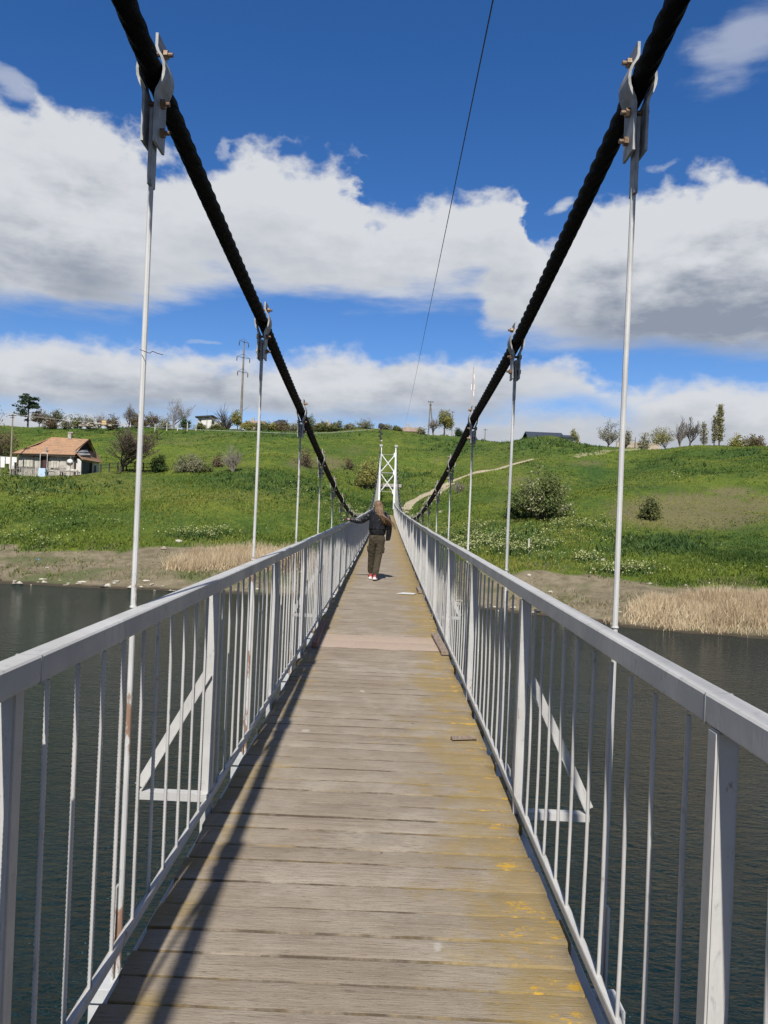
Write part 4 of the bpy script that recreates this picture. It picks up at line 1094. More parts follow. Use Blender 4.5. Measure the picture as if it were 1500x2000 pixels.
def plant(name, label, cat, loc, h, w, segs, tips, twig_m, leaf_m=None, nleaf=0, lsize=.2, ljit=.3, thick=1.0, group=None, seed=0, split=2, leafname='crown', rz=0.0, minr=.012):
    """scale a grown skeleton to height h and width w and link trunk + crown"""
    allp = np.array([p for s in segs for p in s[0]])
    zs = h / allp[:, 2].max(); xr = np.percentile(np.abs(allp[:, :2]), 99.3)
    if leaf_m is not None: w = max(w - 1.6 * ljit, w * .6); h = max(h - .5 * ljit, h * .7)
    xs = (w / 2) / xr; zs = h / allp[:, 2].max()
    sc = Vector((xs, xs, zs))
    root = thing(name, label, cat, loc, rz, group)
    tk, cr = MB(), MB()
    for pts, rs, lv in segs:
        q = [Vector((p.x * sc.x, p.y * sc.y, p.z * sc.z)) for p in pts]
        k = max(minr, 0) 
        rr = [max(x * h * thick, minr) for x in rs]
        (tk if lv < split else cr).tube(q, rr, 6 if lv < 1 else (4 if lv < split else 3), cap=False)
    if tk.v: tk.build('trunk', M_BARK if twig_m is not M_TWIGPALE else M_TWIGPALE, root, True)
    rg = np.random.default_rng(seed + 5)
    if leaf_m is not None:
        T = np.array([(p.x * sc.x, p.y * sc.y, p.z * sc.z) for p in tips])
        i = rg.integers(0, len(T), nleaf); C = T[i] + rg.normal(0, ljit, (nleaf, 3)) * np.array([1, 1, .75])
        C[:, 2] = np.maximum(C[:, 2], .1)
        V, Fq = quads_at(C, lsize * rg.uniform(.6, 1.3, nleaf), rg)
        lump = np.sin(T[:, 0] * 2.1 + seed) * .5 + .5
        link('foliage', np_mesh('foliage', V, Fq, leaf_m, np.clip(lump[i] * .5 + rg.uniform(0, .6, nleaf), 0, 1)), root)
        if cr.v: cr.build('branches', twig_m, root)
    elif cr.v: cr.build('crown', twig_m, root)
    return root

def tree_px(name, label, cat, px, ptop, wpx, D, kind, seed, pbase=None, **kw):
    """stand a plant on the ground; its top and width follow the photograph at that distance"""
    if D is None: loc = hit(px, pbase); D = loc.y
    else: loc = at(px, D)
    loc.z -= .1
    h = ztop(px, ptop, D) - loc.z; w = wpx * D / F
    r = random.Random(seed)
    if kind == 'bare': segs, tips = grow(r, 5, kw.pop('kids', [6, 5, 4, 3, 3]), trunk=.26, spread=.75, up=.40); return plant(name, label, cat, loc, h, w, segs, tips, kw.pop('twig', M_TWIG), seed=seed, split=3, minr=kw.pop('minr', .016), **kw)
    if kind == 'vase': segs, tips = stems(r, 26, .5, 9, dome=False); return plant(name, label, cat, loc, h, w, segs, tips, kw.pop('twig', M_TWIG), seed=seed, split=2, minr=kw.pop('minr', .014), **kw)
    if kind == 'leafy': segs, tips = grow(r, 4, [7, 5, 4, 3], trunk=.20, spread=.80, up=.32); return plant(name, label, cat, loc, h, w, segs, tips, kw.pop('twig', M_TWIG), kw.pop('leaf', M_OLIVE), seed=seed, split=2, nleaf=kw.pop('nleaf', 2200), lsize=kw.pop('lsize', .16), ljit=kw.pop('ljit', .28), minr=kw.pop('minr', .014), **kw)
    if kind == 'bush': segs, tips = stems(r, 34, .5, 5); return plant(name, label, cat, loc, h, w, segs, tips, kw.pop('twig', M_TWIG), kw.pop('leaf', M_OLIVE), seed=seed, split=2, nleaf=kw.pop('nleaf', 2600), lsize=kw.pop('lsize', .13), ljit=kw.pop('ljit', .22), minr=kw.pop('minr', .010), **kw)
    if kind == 'poplar':
        segs = [([Vector((0, 0, 0)), Vector((0, 0, .5)), Vector((0, 0, 1))], [.022, .014, .004], 0)]; tips = []
        for k in range(60):
            z = .08 + .85 * (k / 60); rr_ = .5 * math.sin(min(1, (1.02 - z) * 1.7) * 1.57) * (.55 + .45 * min(1, z / .25)); a = r.uniform(0, 6.28)
            e = Vector((math.cos(a) * rr_ * .3, math.sin(a) * rr_ * .3, z + r.uniform(.08, .16))); segs.append(([Vector((0, 0, z)), Vector((0, 0, z)).lerp(e, .5) + Vector((e.x * .2, e.y * .2, -.01)), e], [.008, .005, .002], 2)); tips += [e, Vector((0, 0, z)).lerp(e, .7), Vector((0, 0, z)).lerp(e, .4)]
        segs.append(([Vector((0, 0, .6)), Vector((.05, 0, .7)), Vector((.15, 0, .82))], [.006, .004, .002], 2))
        return plant(name, label, cat, loc, h, w, segs, tips, M_TWIG, kw.pop('leaf', M_PALE), seed=seed, nleaf=kw.pop('nleaf', 1500), lsize=.13, ljit=.16, **kw)
    if kind == 'willow':
        segs, tips = grow(r, 3, [7, 5, 5], trunk=.42, spread=.75, up=.4, first=.32); extra = []
        for p in list(tips):
            q = p + Vector((p.x * .12, p.y * .12, -r.uniform(.05, .22))); segs.append(([p, p.lerp(q, .5), q], [.003, .002, .001], 3)); extra += [q, p.lerp(q, .5)]
        return plant(name, label, cat, loc, h, w, segs, tips + extra, M_TWIG, kw.pop('leaf', M_YELGREEN), seed=seed, nleaf=kw.pop('nleaf', 2600), lsize=.15, ljit=.25, **kw)
    if kind == 'pine':
        segs = [([Vector((0, 0, 0)), Vector((.01, 0, .5)), Vector((0, 0, 1))], [.03, .022, .006], 0)]; tips = []
        for k in range(34):
            z = r.uniform(.20, .98); L = (.46 * (1 - .75 * ((z - .3) / .7)) + .10) * r.uniform(.6, 1.1); a = r.uniform(0, 6.28); e = Vector((math.cos(a) * L, math.sin(a) * L, z + .03))
            segs.append(([Vector((0, 0, z)), Vector((0, 0, z)).lerp(e, .5) + Vector((0, 0, .012)), e], [.010, .006, .003], 2))
            for q in range(10): f = r.uniform(.45, 1.05); b = Vector((0, 0, z)).lerp(e, f); tips.append(b + Vector((r.gauss(0, .05), r.gauss(0, .05), r.gauss(0.01, .012))))
        return plant(name, label, cat, loc, h, w, segs, tips, M_BARK, M_PINE, seed=seed, nleaf=3600, lsize=.20, ljit=.16, leafname='needles', **kw)

HT = 'trees along the brow of the hill'
tree_px('pine_tree', 'tall dark green pine standing alone above the house on the left', 'tree', 54, 769, 44, 168, 'pine', 3, group=HT)
tree_px('bare_tree', 'brownish rounded tree just right of the dark pine', 'tree', 76, 796, 36, 166, 'leafy', 4, group=HT, leaf=M_RUSTY, nleaf=900)
tree_px('leafy_tree', 'grey green open-branched tree above the house chimney', 'tree', 109, 796, 36, 166, 'leafy', 5, group=HT, leaf=M_OLIVE, nleaf=900)
tree_px('round_bush', 'low olive bush on the brow left of the wooden beehive', 'bush', 147, 806, 36, 166, 'bush', 6, group=HT, leaf=M_OLIVE, nleaf=1500)
tree_px('bare_tree', 'thin pale bare saplings behind the rubble on the brow', 'tree', 192, 803, 36, 168, 'vase', 7, group=HT, twig=M_TWIGPALE)
tree_px('bare_tree', 'bare spreading tree behind the small red brick shed', 'tree', 251, 786, 38, 168, 'bare', 8, group=HT, twig=M_TWIG)
tree_px('brown_bush', 'brown budding bush left of the big bare tree', 'bush', 297, 806, 40, 165, 'bush', 9, group=HT, leaf=M_RUSTY, nleaf=1500)
tree_px('bare_tree', 'large grey bare tree with a wide fan crown left of the white shed', 'tree', 340, 776, 66, 166, 'bare', 10, group=HT, twig=M_TWIGPALE)
tree_px('green_bush', 'dark green bush at the foot of the large bare tree', 'bush', 361, 814, 27, 163, 'bush', 11, group=HT, leaf=M_DKGREEN, nleaf=1600)
tree_px('bare_tree', 'bare fan-shaped tree between the white shed and concrete pylon', 'tree', 442, 781, 58, 169, 'vase', 12, group=HT, twig=M_TWIG)
tree_px('spring_tree', 'light green young tree in front of the concrete pylon', 'tree', 464, 797, 26, 163, 'leafy', 13, group=HT, leaf=M_YELGREEN, nleaf=1300)
for i, (x, yt, w, lf, lab) in enumerate(((392, 826, 22, M_OLIVE, 'small olive bush hiding the foot of the white shed'), (425, 828, 28, M_OLIVE, 'low yellowish bush at the right of the white shed'), (485, 824, 30, M_YELGREEN, 'light green bush right of the concrete pylon'), (515, 822, 34, M_OLIVE, 'olive bush beside the second left hanger rod'),
                                    (552, 821, 36, M_RUSTY, 'brown bush by the plank fence on the brow'), (603, 809, 30, M_OLIVE, 'upright pale bush behind the left cable'), (655, 820, 44, M_OLIVE, 'wide green bush on the brow right of the left cable'),
                                    (713, 818, 34, M_PALE, 'pale twiggy bush left of the black lamp head'), (753, 828, 26, M_PALE, 'low pale bush right of the black lamp head'), (897, 836, 18, M_DKGREEN, 'small dark bush touching the right cable'), (1121, 838, 20, M_YELGREEN, 'yellow green treetop behind the dark metal roof'),
                                    (1222, 833, 26, M_PALE, 'pale bush in front of the tan wall'), (1440, 846, 26, M_YELGREEN, 'small yellow green bush right of the poplars'), (1478, 848, 40, M_RUSTY, 'brown bare bush on the far right brow'),
                                    (98, 812, 30, M_RUSTY, 'brown scrub between the pine and the grey green tree'), (128, 812, 28, M_PALE, 'pale scrub right of the grey green tree'), (172, 812, 30, M_PALE, 'pale twiggy scrub above the rubble heap'), (218, 806, 34, M_RUSTY, 'brown scrub right of the wooden beehive'), (270, 806, 34, M_RUSTY, 'brown scrub round the red brick shed'),
                                    (322, 814, 30, M_PALE, 'pale scrub under the large grey bare tree'), (536, 823, 30, M_YELGREEN, 'yellowish bush before the dark gabled roof'), (575, 822, 34, M_PALE, 'pale scrub at the right end of the plank fence'), (630, 822, 30, M_OLIVE, 'olive scrub beside the left cable top'), (685, 825, 28, M_PALE, 'pale low scrub between two brow bushes'), (776, 832, 20, M_OLIVE, 'tiny olive bush left of the tan roofed house'), (822, 834, 22, M_PALE, 'pale bush right of the tan roofed house'), (1258, 846, 24, M_PALE, 'thin pale bush above the tan wall'), (1456, 850, 26, M_PALE, 'pale low bush between the last two brow bushes'))):
    D = 163 if x < 900 else (165 if x < 1000 else (150 if x < 1150 else 126))
    tree_px('hilltop_bush', lab, 'bush', x, yt, w, D, 'bush', 40 + i, group='bushes on the brow of the hill', leaf=lf, nleaf=2200 if lf is not M_PALE else 1000)
tree_px('willow_tree', 'yellow green weeping tree with pale trunk right of the wooden power poles', 'tree', 868, 798, 34, 163, 'willow', 14, group=HT)
tree_px('bare_tree', 'thin bare tree between the wooden poles and the willow', 'tree', 847, 815, 30, 164, 'bare', 15, group=HT, twig=M_TWIGPALE)
tree_px('budding_tree', 'budding open tree left of the right foreground hanger rod', 'tree', 1190, 813, 66, 136, 'leafy', 16, group=HT, leaf=M_PALE, nleaf=800, lsize=.13)
tree_px('spring_tree', 'wide yellow green tree rising over the tan wall', 'tree', 1302, 829, 58, 126, 'leafy', 17, group=HT, leaf=M_YELGREEN, nleaf=1100, lsize=.13)
tree_px('bare_tree', 'grey bare tree behind the wide yellow green tree', 'tree', 1329, 812, 36, 128, 'bare', 18, group=HT, twig=M_TWIGPALE)
tree_px('bare_tree', 'dark bare tree with a forked black trunk', 'tree', 1349, 813, 36, 122, 'bare', 19, group=HT, twig=M_TWIG)
tree_px('poplar_tree', 'greyish narrow tree right of the dark forked tree', 'tree', 1375, 823, 17, 122, 'poplar', 20, group=HT, leaf=M_PALE, nleaf=600)
tree_px('poplar_tree', 'thin shorter poplar of the pair on the right brow', 'tree', 1396, 812, 10, 122, 'poplar', 21, group=HT, leaf=M_PALE, nleaf=900)
tree_px('poplar_tree', 'tall slender olive poplar on the right brow', 'tree', 1406, 790, 14, 122, 'poplar', 22, group=HT, leaf=M_SPRINGOLIVE, nleaf=2000)
# on the slope
SL = 'bushes on the open slope'
tree_px('bare_tree', 'big brown bare tree leaning over the fence right of the house', 'tree', 236, 824, 140, None, 'bare', 23, pbase=921, twig=M_TWIGBR, thick=1.4, minr=.017, kids=[8, 6, 5, 3, 3])
tree_px('thicket', 'dense brown thicket behind the wooden pole at the left edge', 'bush', -8, 786, 80, 96, 'leafy', 24, leaf=M_RUSTY, twig=M_TWIGBR, nleaf=2600, lsize=.10)
tree_px('thicket', 'low brown thicket at the left edge beside the fence', 'bush', 30, 862, 34, 97, 'bush', 31, leaf=M_RUSTY, twig=M_TWIGBR, nleaf=1500, lsize=.08)
tree_px('green_bush', 'dark green upright bush by the dark fence right of the bare tree', 'bush', 311, 889, 28, None, 'bush', 25, pbase=922, leaf=M_DKGREEN, group=SL, nleaf=2600, lsize=.11)
tree_px('olive_bush', 'pale olive spreading bush on the middle of the left slope', 'bush', 372, 886, 62, None, 'bush', 26, pbase=922, leaf=M_PALE, group=SL, nleaf=2600, lsize=.09)
tree_px('green_bush', 'low dark bush beside the pale bare shrub', 'bush', 401, 908, 30, None, 'bush', 27, pbase=923, leaf=M_OLIVE, group=SL, nleaf=1500, lsize=.08)
tree_px('bare_shrub', 'pale grey leafless shrub on the left slope', 'bush', 455, 864, 42, None, 'vase', 28, pbase=921, group=SL, twig=M_TWIGPALE, minr=.008)
tree_px('brown_bush', 'small brown bush left of the pale leafless shrub', 'bush', 424, 884, 26, None, 'bush', 29, pbase=912, leaf=M_RUSTY, group=SL, nleaf=700, lsize=.09)
tree_px('brown_bush', 'brown twiggy bush under the left cable', 'bush', 597, 874, 44, None, 'bush', 30, pbase=912, leaf=M_RUSTY, group=SL, nleaf=800, lsize=.09)
tree_px('brown_bush', 'small reddish brown bush left of the yellow shrub', 'bush', 681, 893, 24, None, 'bush', 32, pbase=917, leaf=M_RUSTY, group=SL, nleaf=800, lsize=.09)
tree_px('yellow_bush', 'large yellow green shrub left of the white tower', 'bush', 716, 889, 56, None, 'bush', 33, pbase=955, leaf=M_YELGREEN, group=SL, nleaf=3200, lsize=.10)
tree_px('bare_shrub', 'tan leafless shrub beside the hill path', 'bush', 897, 935, 26, None, 'vase', 34, pbase=963, group=SL, twig=M_TWIGPALE, minr=.006)
tree_px('flowering_bush', 'big bush with white blossom near the third right hanger rod', 'bush', 1056, 914, 112, None, 'bush', 35, pbase=1013, leaf=M_BLOSSOM, group=SL, nleaf=9500, lsize=.11, ljit=.34)
tree_px('green_bush', 'dark green bush low at the left of the white-blossom bush', 'bush', 1000, 983, 34, None, 'bush', 36, pbase=1012, leaf=M_DKGREEN, group=SL, nleaf=1400, lsize=.08)
tree_px('green_bush', 'round green bush alone on the brown right slope', 'bush', 1271, 972, 40, None, 'bush', 37, pbase=1014, leaf=M_OLIVE, group=SL, nleaf=2600, lsize=.10)

# ------------------------------------------------------------------ the house on the left bank
M_WALL = m_simple('whitewash', (0.46, 0.435, 0.385), .95, .35, 1.3, c2=(0.30, 0.275, 0.23), bmp=.2)
M_WHITEWALL = m_simple('white_plaster', (0.62, 0.60, 0.56), .95, .2, 1.2)
M_TEAL = m_simple('grey_teal_boards', (0.075, 0.092, 0.098), .8, .4, 3, stretch=(6, 6, 1))
M_DARKWOOD = m_simple('dark_wood', (0.050, 0.040, 0.034), .9, .5, 5)
M_OPEN = m_simple('dark_opening', (0.010, 0.009, 0.008), .95)
M_SHEET = m_simple('bare_sheet', (0.30, 0.295, 0.29), .7, .35, 1.4)
M_PICKET = m_simple('grey_picket', (0.30, 0.275, 0.24), .9, .4, 4)
M_GLASS = m_simple('window_glass', (0.10, 0.12, 0.13), .15)
M_CURT = m_simple('board_shutter', (0.46, 0.44, 0.37), .9, .25, 2.2)
M_TAN = m_simple('tan_wall', (0.42, 0.35, 0.27), .95, .2, .6)
M_DKROOF = m_simple('dark_metal_roof', (0.045, 0.052, 0.062), .45, .2, 2)
M_TILEFAR = m_simple('faded_tile', (0.30, 0.22, 0.165), .9, .35, .9)
M_BRICK = m_simple('dull_brick', (0.16, 0.075, 0.055), .95, .3, 2)
m_, t_ = mat('clay_roof_tiles'); M_TILE = m_
x_, y_, z_ = t_.sep(t_.co)
row = t_.m('FRACT', t_.mul(z_, 4.4)); colm = t_.noise(t_.comb(t_.mul(x_, 3.0), t_.m('FLOOR', t_.mul(z_, 4.4)), 0), 1.7, 3, .7)
k_ = t_.mix(t_.sstep(colm, .35, .65), (0.345, 0.200, 0.112), (0.255, 0.150, 0.088))
k_ = t_.mix(t_.mul(t_.sstep(row, .18, .02), .6), k_, (0.105, 0.058, 0.036)); k_ = t_.mix(t_.mul(t_.sstep(t_.noise(t_.co, .9, 6), .55, .7), .5), k_, (0.17, 0.12, 0.082))
t_.put(t_.b.inputs['Base Color'], k_); t_.b.inputs['Roughness'].default_value = .9; bump(t_, row, .5, .04)

HD = 90.0
h0 = at(36, HD); h1_ = at(199, HD)
HX = h0.x; sx = (h1_.x - h0.x) / 9.8
base_z = ztop(110, 925, HD)
house = thing('house', 'old single-storey house with orange tile roof and whitewashed walls on the left bank', 'house', (HX, HD, base_z - .05))
H = lambda x: x * sx
EAVE, RIDGE = 2.35, 4.55
w = MB(); w.box((H(3.45), 3.0, EAVE / 2 - .6), (H(6.7), 5.6, EAVE + 1.2)); wall = w.build('wall', M_WALL, house)
w = MB(); w.box((H(7.12), 3.1, .55), (H(.64), 5.7, 2.7)); w.build('wing_wall', M_WHITEWALL, house)
rf = MB()
A = [Vector(v) for v in ((H(-.35), -.45, EAVE - .12), (H(6.95), -.45, EAVE - .02), (H(7.2), 3.0, RIDGE - .1), (H(2.75), 3.0, RIDGE), (H(-.35), 6.3, EAVE - .1), (H(6.95), 6.3, EAVE - .1), (H(1.75), 1.6, 3.45), (H(6.85), 1.4, 3.35))]
def slab(mb, poly, th=.09):
    n = (poly[1] - poly[0]).cross(poly[-1] - poly[0]).normalized() * th
    k = len(poly); vs = list(poly) + [p - n for p in poly]
    return mb.add(vs, [tuple(range(k)), tuple(range(2 * k - 1, k - 1, -1))] + [(i, k + i, k + (i + 1) % k, (i + 1) % k) for i in range(k)])
slab(rf, [A[0], A[1], A[7], A[6]]); slab(rf, [A[6] + Vector((0, .01, .012)), A[7] + Vector((0, .01, .012)), A[2], A[3]])
slab(rf, [A[0] + Vector((-.03, 0, 0)), A[3] + Vector((-.02, 0, .02)), A[4] + Vector((-.03, 0, 0))][::1]); slab(rf, [A[5], A[4], A[3] + Vector((0, .03, .01)), A[2] + Vector((0, .03, .01))])
roof = rf.build('roof', M_TILE, house)
g = MB(); g.prism([(.4, 2.35), (5.9, 2.35), (3.1, 4.35)], (.06, 0, 0), (H(6.75), 0, 0), (0, 1, 0), (0, 0, 1)); g.build('open_gable', M_OPEN, house)
g = MB()
for pts in ([(H(7.23), 3.0, RIDGE - .06), (H(6.98), -.3, EAVE + .5)], [(H(7.23), 3.0, RIDGE - .06), (H(7.0), 5.9, EAVE + .5)]): g.tube(pts, .07, 4)
g.build('gable_board', M_DARKWOOD, roof)
l1 = MB(); slab(l1, [Vector((H(6.9), -.2, EAVE + .35)), Vector((H(7.78), -.15, 1.85)), Vector((H(7.78), 6.2, 1.85)), Vector((H(6.9), 5.9, EAVE + .95))]); l1.build('lean_to_roof', M_TILE, house)
l2 = MB(); slab(l2, [Vector((H(6.75), .1, EAVE + .48)), Vector((H(7.45), .0, EAVE - .02)), Vector((H(7.45), 2.9, EAVE + .22)), Vector((H(6.95), 3.1, EAVE + .9))], .05); l2.build('bare_roof_patch', M_SHEET, roof)
fx = lambda px: (at(px, HD).x - HX)
def fpart(name, px0, px1, z0, z1, m, y=.10, d=.06, par=house):
    b = MB(); b.box(((fx(px0) + fx(px1)) / 2, y, (z0 + z1) / 2), (fx(px1) - fx(px0), d, z1 - z0)); return b.build(name, m, par)
ch_ = MB(); ch_.box((fx(117), 3.0, RIDGE + .22), (.42, .42, .75), ch=.02); ch_.box((fx(119), 3.0, RIDGE + .62), (.62, .5, .14), ch=.02); ch_.build('chimney', M_CONC, roof)
sp_ = MB(); sp_.tube([(fx(93), -.05, 1.9), (fx(93), -.05, 3.1)], .09, 8); sp_.build('stove_pipe', M_SHEET, house)
d_ = fpart('door', 81, 96, 0.0, 2.0, M_OPEN, .16); fpart('door_leaf', 86, 93, .0, 1.85, m_simple('dark_red_leaf', (.06, .018, .016), .7), .11, .04, d_)
for a_, b_ in ((45, 68), (102, 117)):
    wn = fpart('window', a_, b_, .75, 1.80, M_CURT, .17); fpart('sill', a_ - 1, b_ + 1, .68, .74, M_PICKET, .12, .14, wn)
    for q in (.33, .66): fpart('mullion', a_ + (b_ - a_) * q - .4, a_ + (b_ - a_) * q + .4, .76, 1.79, M_PICKET, .13, .05, wn)
fpart('shutter', 120, 131, .70, 1.9, M_WALL, .15); fpart('porch_lintel', 70, 100, 1.95, 2.15, M_DARKWOOD, -.1, .3); fpart('eave_board', 36, 152, EAVE - .30, EAVE - .17, M_DARKWOOD, -.32, .05)
fpart('corner_post', 147, 150, -.2, 2.3, M_DARKWOOD, .1, .12); fpart('corner_post', 68, 69, -.2, 2.2, M_DARKWOOD, -.1, .08)
def spart(name, y0, y1, z0, z1, m, d=.06):
    b = MB(); b.box((H(7.45), (y0 + y1) / 2, (z0 + z1) / 2), (d, y1 - y0, z1 - z0)); return b.build(name, m, house)
spart('gate_leaf', .35, 2.6, -.05, 1.62, M_TEAL, .10); spart('dark_doorway', 2.62, 3.6, -.05, 1.62, M_OPEN); spart('wing_window', 4.1, 4.9, .45, 1.4, M_TEAL); spart('door_frame', .3, 3.7, 1.63, 1.72, M_PICKET, .09)
dp = MB(); dp.tube([(H(7.6), 3.7, 1.8), (H(7.58), 3.75, 1.6), (H(7.58), 3.75, .7)], .035, 6); dp.build('drain_pipe', M_WHITEWALL, house)

# things in the yard
def yard(px, D, pbase=None): p = at(px, D); p.z = max(p.z, ztop(px, pbase, D)) if pbase else p.z; return p
def picket_fence(px0, px1, D, h, gap, label, name='picket_fence', m=M_PICKET, lean=.03, seed=1):
    r = random.Random(seed); a, b = at(px0, D), at(px1, D); L = b.x - a.x; n = int(L / gap)
    root = thing(name, label, 'fence', (a.x, D, min(a.z, b.z)))
    rl = MB(); pk = MB()
    for z in (.3, h * .75): rl.box((L / 2, .03, z), (L, .03, .06))
    rl.build('rails', m, root)
    for i in range(n + 1):
        if r.random() < .08: continue
        x = i * gap + r.uniform(-.02, .02); hh = h * r.uniform(.86, 1.06); zz = g1(a.x + x, D) - root.location.z
        pk.add([(x - .035, -.012, zz - .1), (x + .035, -.012, zz - .1), (x + .035 + r.uniform(-lean, lean), -.012, hh), (x + r.uniform(-lean, lean), -.012, hh + .06), (x - .035, -.012, hh),
                (x - .035, .008, zz - .1), (x + .035, .008, zz - .1), (x + .035, .008, hh), (x, .008, hh + .06), (x - .035, .008, hh)],
               [(0, 1, 2, 3, 4), (9, 8, 7, 6, 5), (0, 5, 6, 1), (1, 6, 7, 2), (2, 7, 8, 3), (3, 8, 9, 4), (4, 9, 5, 0)])
    pk.build('pickets', m, root)
    return root
picket_fence(28, 82, 88.6, 1.15, .16, 'weathered picket fence running left from the house door', seed=1)
picket_fence(94, 134, 88.7, 1.2, .15, 'short picket fence between the house door and satellite dish', seed=2)
p = yard(87, 88.2)
d = MB(); d.box((0, 0, .5), (.80, .5, 1.0), ch=.03); pan = thing('blue_panel', 'pale blue panel standing at the house gate', 'panel', (p.x, 88.2, p.z)); d.build('board', m_simple('pale_blue', (.42, .55, .68), .5, .1), pan)
d = MB(); d.tube([(-.40, .1, .9), (-.40, .1, 2.6), (-.25, .1, 2.8), (.3, .1, 2.8), (.42, .1, 2.6), (.42, .1, .9)], .035, 6); d.build('arch_pipe', M_WHITEWALL, pan)
p = yard(140, 88.4)
dish = thing('satellite_dish', 'round white satellite dish on a pole before the house corner', 'satellite dish', (p.x, 88.4, p.z))
d = MB(); d.tube([(0, .12, 0), (0, .12, 2.3)], .03, 6); d.build('mast', M_GALV, dish)
d = MB(); rings = [[Vector((r_ * math.cos(a), -.0 + .10 * (1 - (r_ / .40) ** 2) - .10, 1.62 + r_ * 1.0 * math.sin(a))) for a in np.arange(20) * math.pi / 10] for r_ in (.40, .33, .22, .1, .02)]; d.loft(rings, True); d.build('reflector', m_simple('dish_white', (.70, .69, .66), .5, .12), dish, True)
d = MB(); d.tube([(0, -.02, 1.25), (.02, -.38, 1.55)], .012, 5); d.tube([(.02, -.38, 1.53), (.02, -.38, 1.65)], .035, 6); d.build('feed_arm', M_GALV, dish)
p = yard(125, 88.2); tb = thing('plank_table', 'rough plank table piled with oddments in front of the house', 'table', (p.x + .9, 88.2, p.z))
d = MB(); d.box((0, 0, .62), (2.2, .7, .06)); d.build('top', M_PICKET, tb)
for q in (-1, 1):
    for k in (-.25, .25): d = MB(); d.box((q * .95, k, .3), (.08, .08, .6)); d.build('leg', M_DARKWOOD, tb)
for q, (dx_, s3) in enumerate(((-.2, .28), (.35, .34), (.75, .22))):
    d = MB(); rr = random.Random(q); d.loft([[Vector((dx_ + s3 * k * math.cos(a) * rr.uniform(.85, 1.1), s3 * k * math.sin(a), .651 + z)) for a in np.arange(8) * math.pi / 4] for k, z in ((.9, 0), (1, .1), (.8, .22), (.3, .3))])
    o = d.build('sack', M_CURT, None, True); o.location = tb.location; tag(o, ('left pale sack on the plank table', 'largest pale sack in the middle of the plank table', 'small pale sack at the right of the plank table')[q], 'sack', 'sacks on the plank table')
# washing on a line left of the house
M_SHEETW = m_simple('white_cloth', (.66, .65, .63), .9, .1)
p0, p1 = yard(4, 89.2), yard(36, 89.2)
ln = MB(); ln.tube([(p0.x, 89.2, p0.z + 2.0), ((p0.x + p1.x) / 2, 89.2, p0.z + 1.9), (p1.x, 89.2, p0.z + 2.0)], .01, 4)
for q in (p0, p1): ln.tube([(q.x, 89.2, q.z - .1), (q.x, 89.2, q.z + 2.05)], .03, 5)
tag(ln.build('clothes_line', M_PICKET), 'washing line strung left of the house', 'clothes line')
for q, (px_, w_, l_, lab) in enumerate(((8, .55, 1.25, 'leftmost white sheet on the washing line'), (18, .5, .8, 'short white cloth in the middle of the washing line'), (26, .6, 1.4, 'large white sheet on the washing line beside the pole'), (32, .4, .6, 'small white cloth at the right end of the washing line'))):
    c = yard(px_, 89.2); d = MB(); rg_ = [[Vector((c.x + w_ * (i / 6 - .5), 89.17 + .05 * math.sin(i * 1.9 + q) * (j / 3) + o_, p0.z + 1.93 - l_ * j / 3)) for i in range(7)] for o_ in (0,) for j in range(4)]
    vs = [v for r_ in rg_ for v in r_]; fs = [(j * 7 + i, j * 7 + i + 1, (j + 1) * 7 + i + 1, (j + 1) * 7 + i) for j in range(3) for i in range(6)]
    vs2 = [v + Vector((0, .015, 0)) for v in vs]; d.add(vs, fs); d.add(vs2, [f[::-1] for f in fs]); tag(d.build('washing', M_SHEETW, None, True), lab, 'laundry', 'washing on the line')
# low dark rail fence right of the house
a, b = at(200, 89.5), at(300, 89.5)
rf_ = thing('rail_fence', 'low dark rail fence running right of the house under the bare tree', 'fence', (a.x, 89.5, a.z))
d = MB(); n = 7
for i in range(n):
    x = (b.x - a.x) * i / (n - 1); z = g1(a.x + x, 89.5) - a.z
    q = MB(); q.box((x, 0, z + .45), (.12, .12, 1.1)); q.build('post', M_DARKWOOD, rf_)
for z in (.45, .85): d.tube([((b.x - a.x) * i / (n - 1), -.08, g1(a.x + (b.x - a.x) * i / (n - 1), 89.5) - a.z + z) for i in range(n)], .035, 5)
d.build('rails', M_DARKWOOD, rf_)
a, b = at(283, 168), at(385, 166)
pf = thing('post_fence', 'row of pale concrete fence posts on the brow by the white shed', 'fence', (a.x, 167, a.z))
for i, px_ in enumerate((303, 326, 347, 366, 383)):
    c = at(px_, 160); q = MB(); q.box((c.x - a.x, 160 - 167, c.z - a.z + .7), (.16, .16, 1.9)); q.build('post', M_CURT, pf)
q = MB()
for z in (.6, 1.2): q.tube([(at(px_, 160).x - a.x, -7.1, at(px_, 160).z - a.z + z) for px_ in (303, 326, 347, 366, 383)], .02, 4)
q.build('rails', M_GALV, pf)

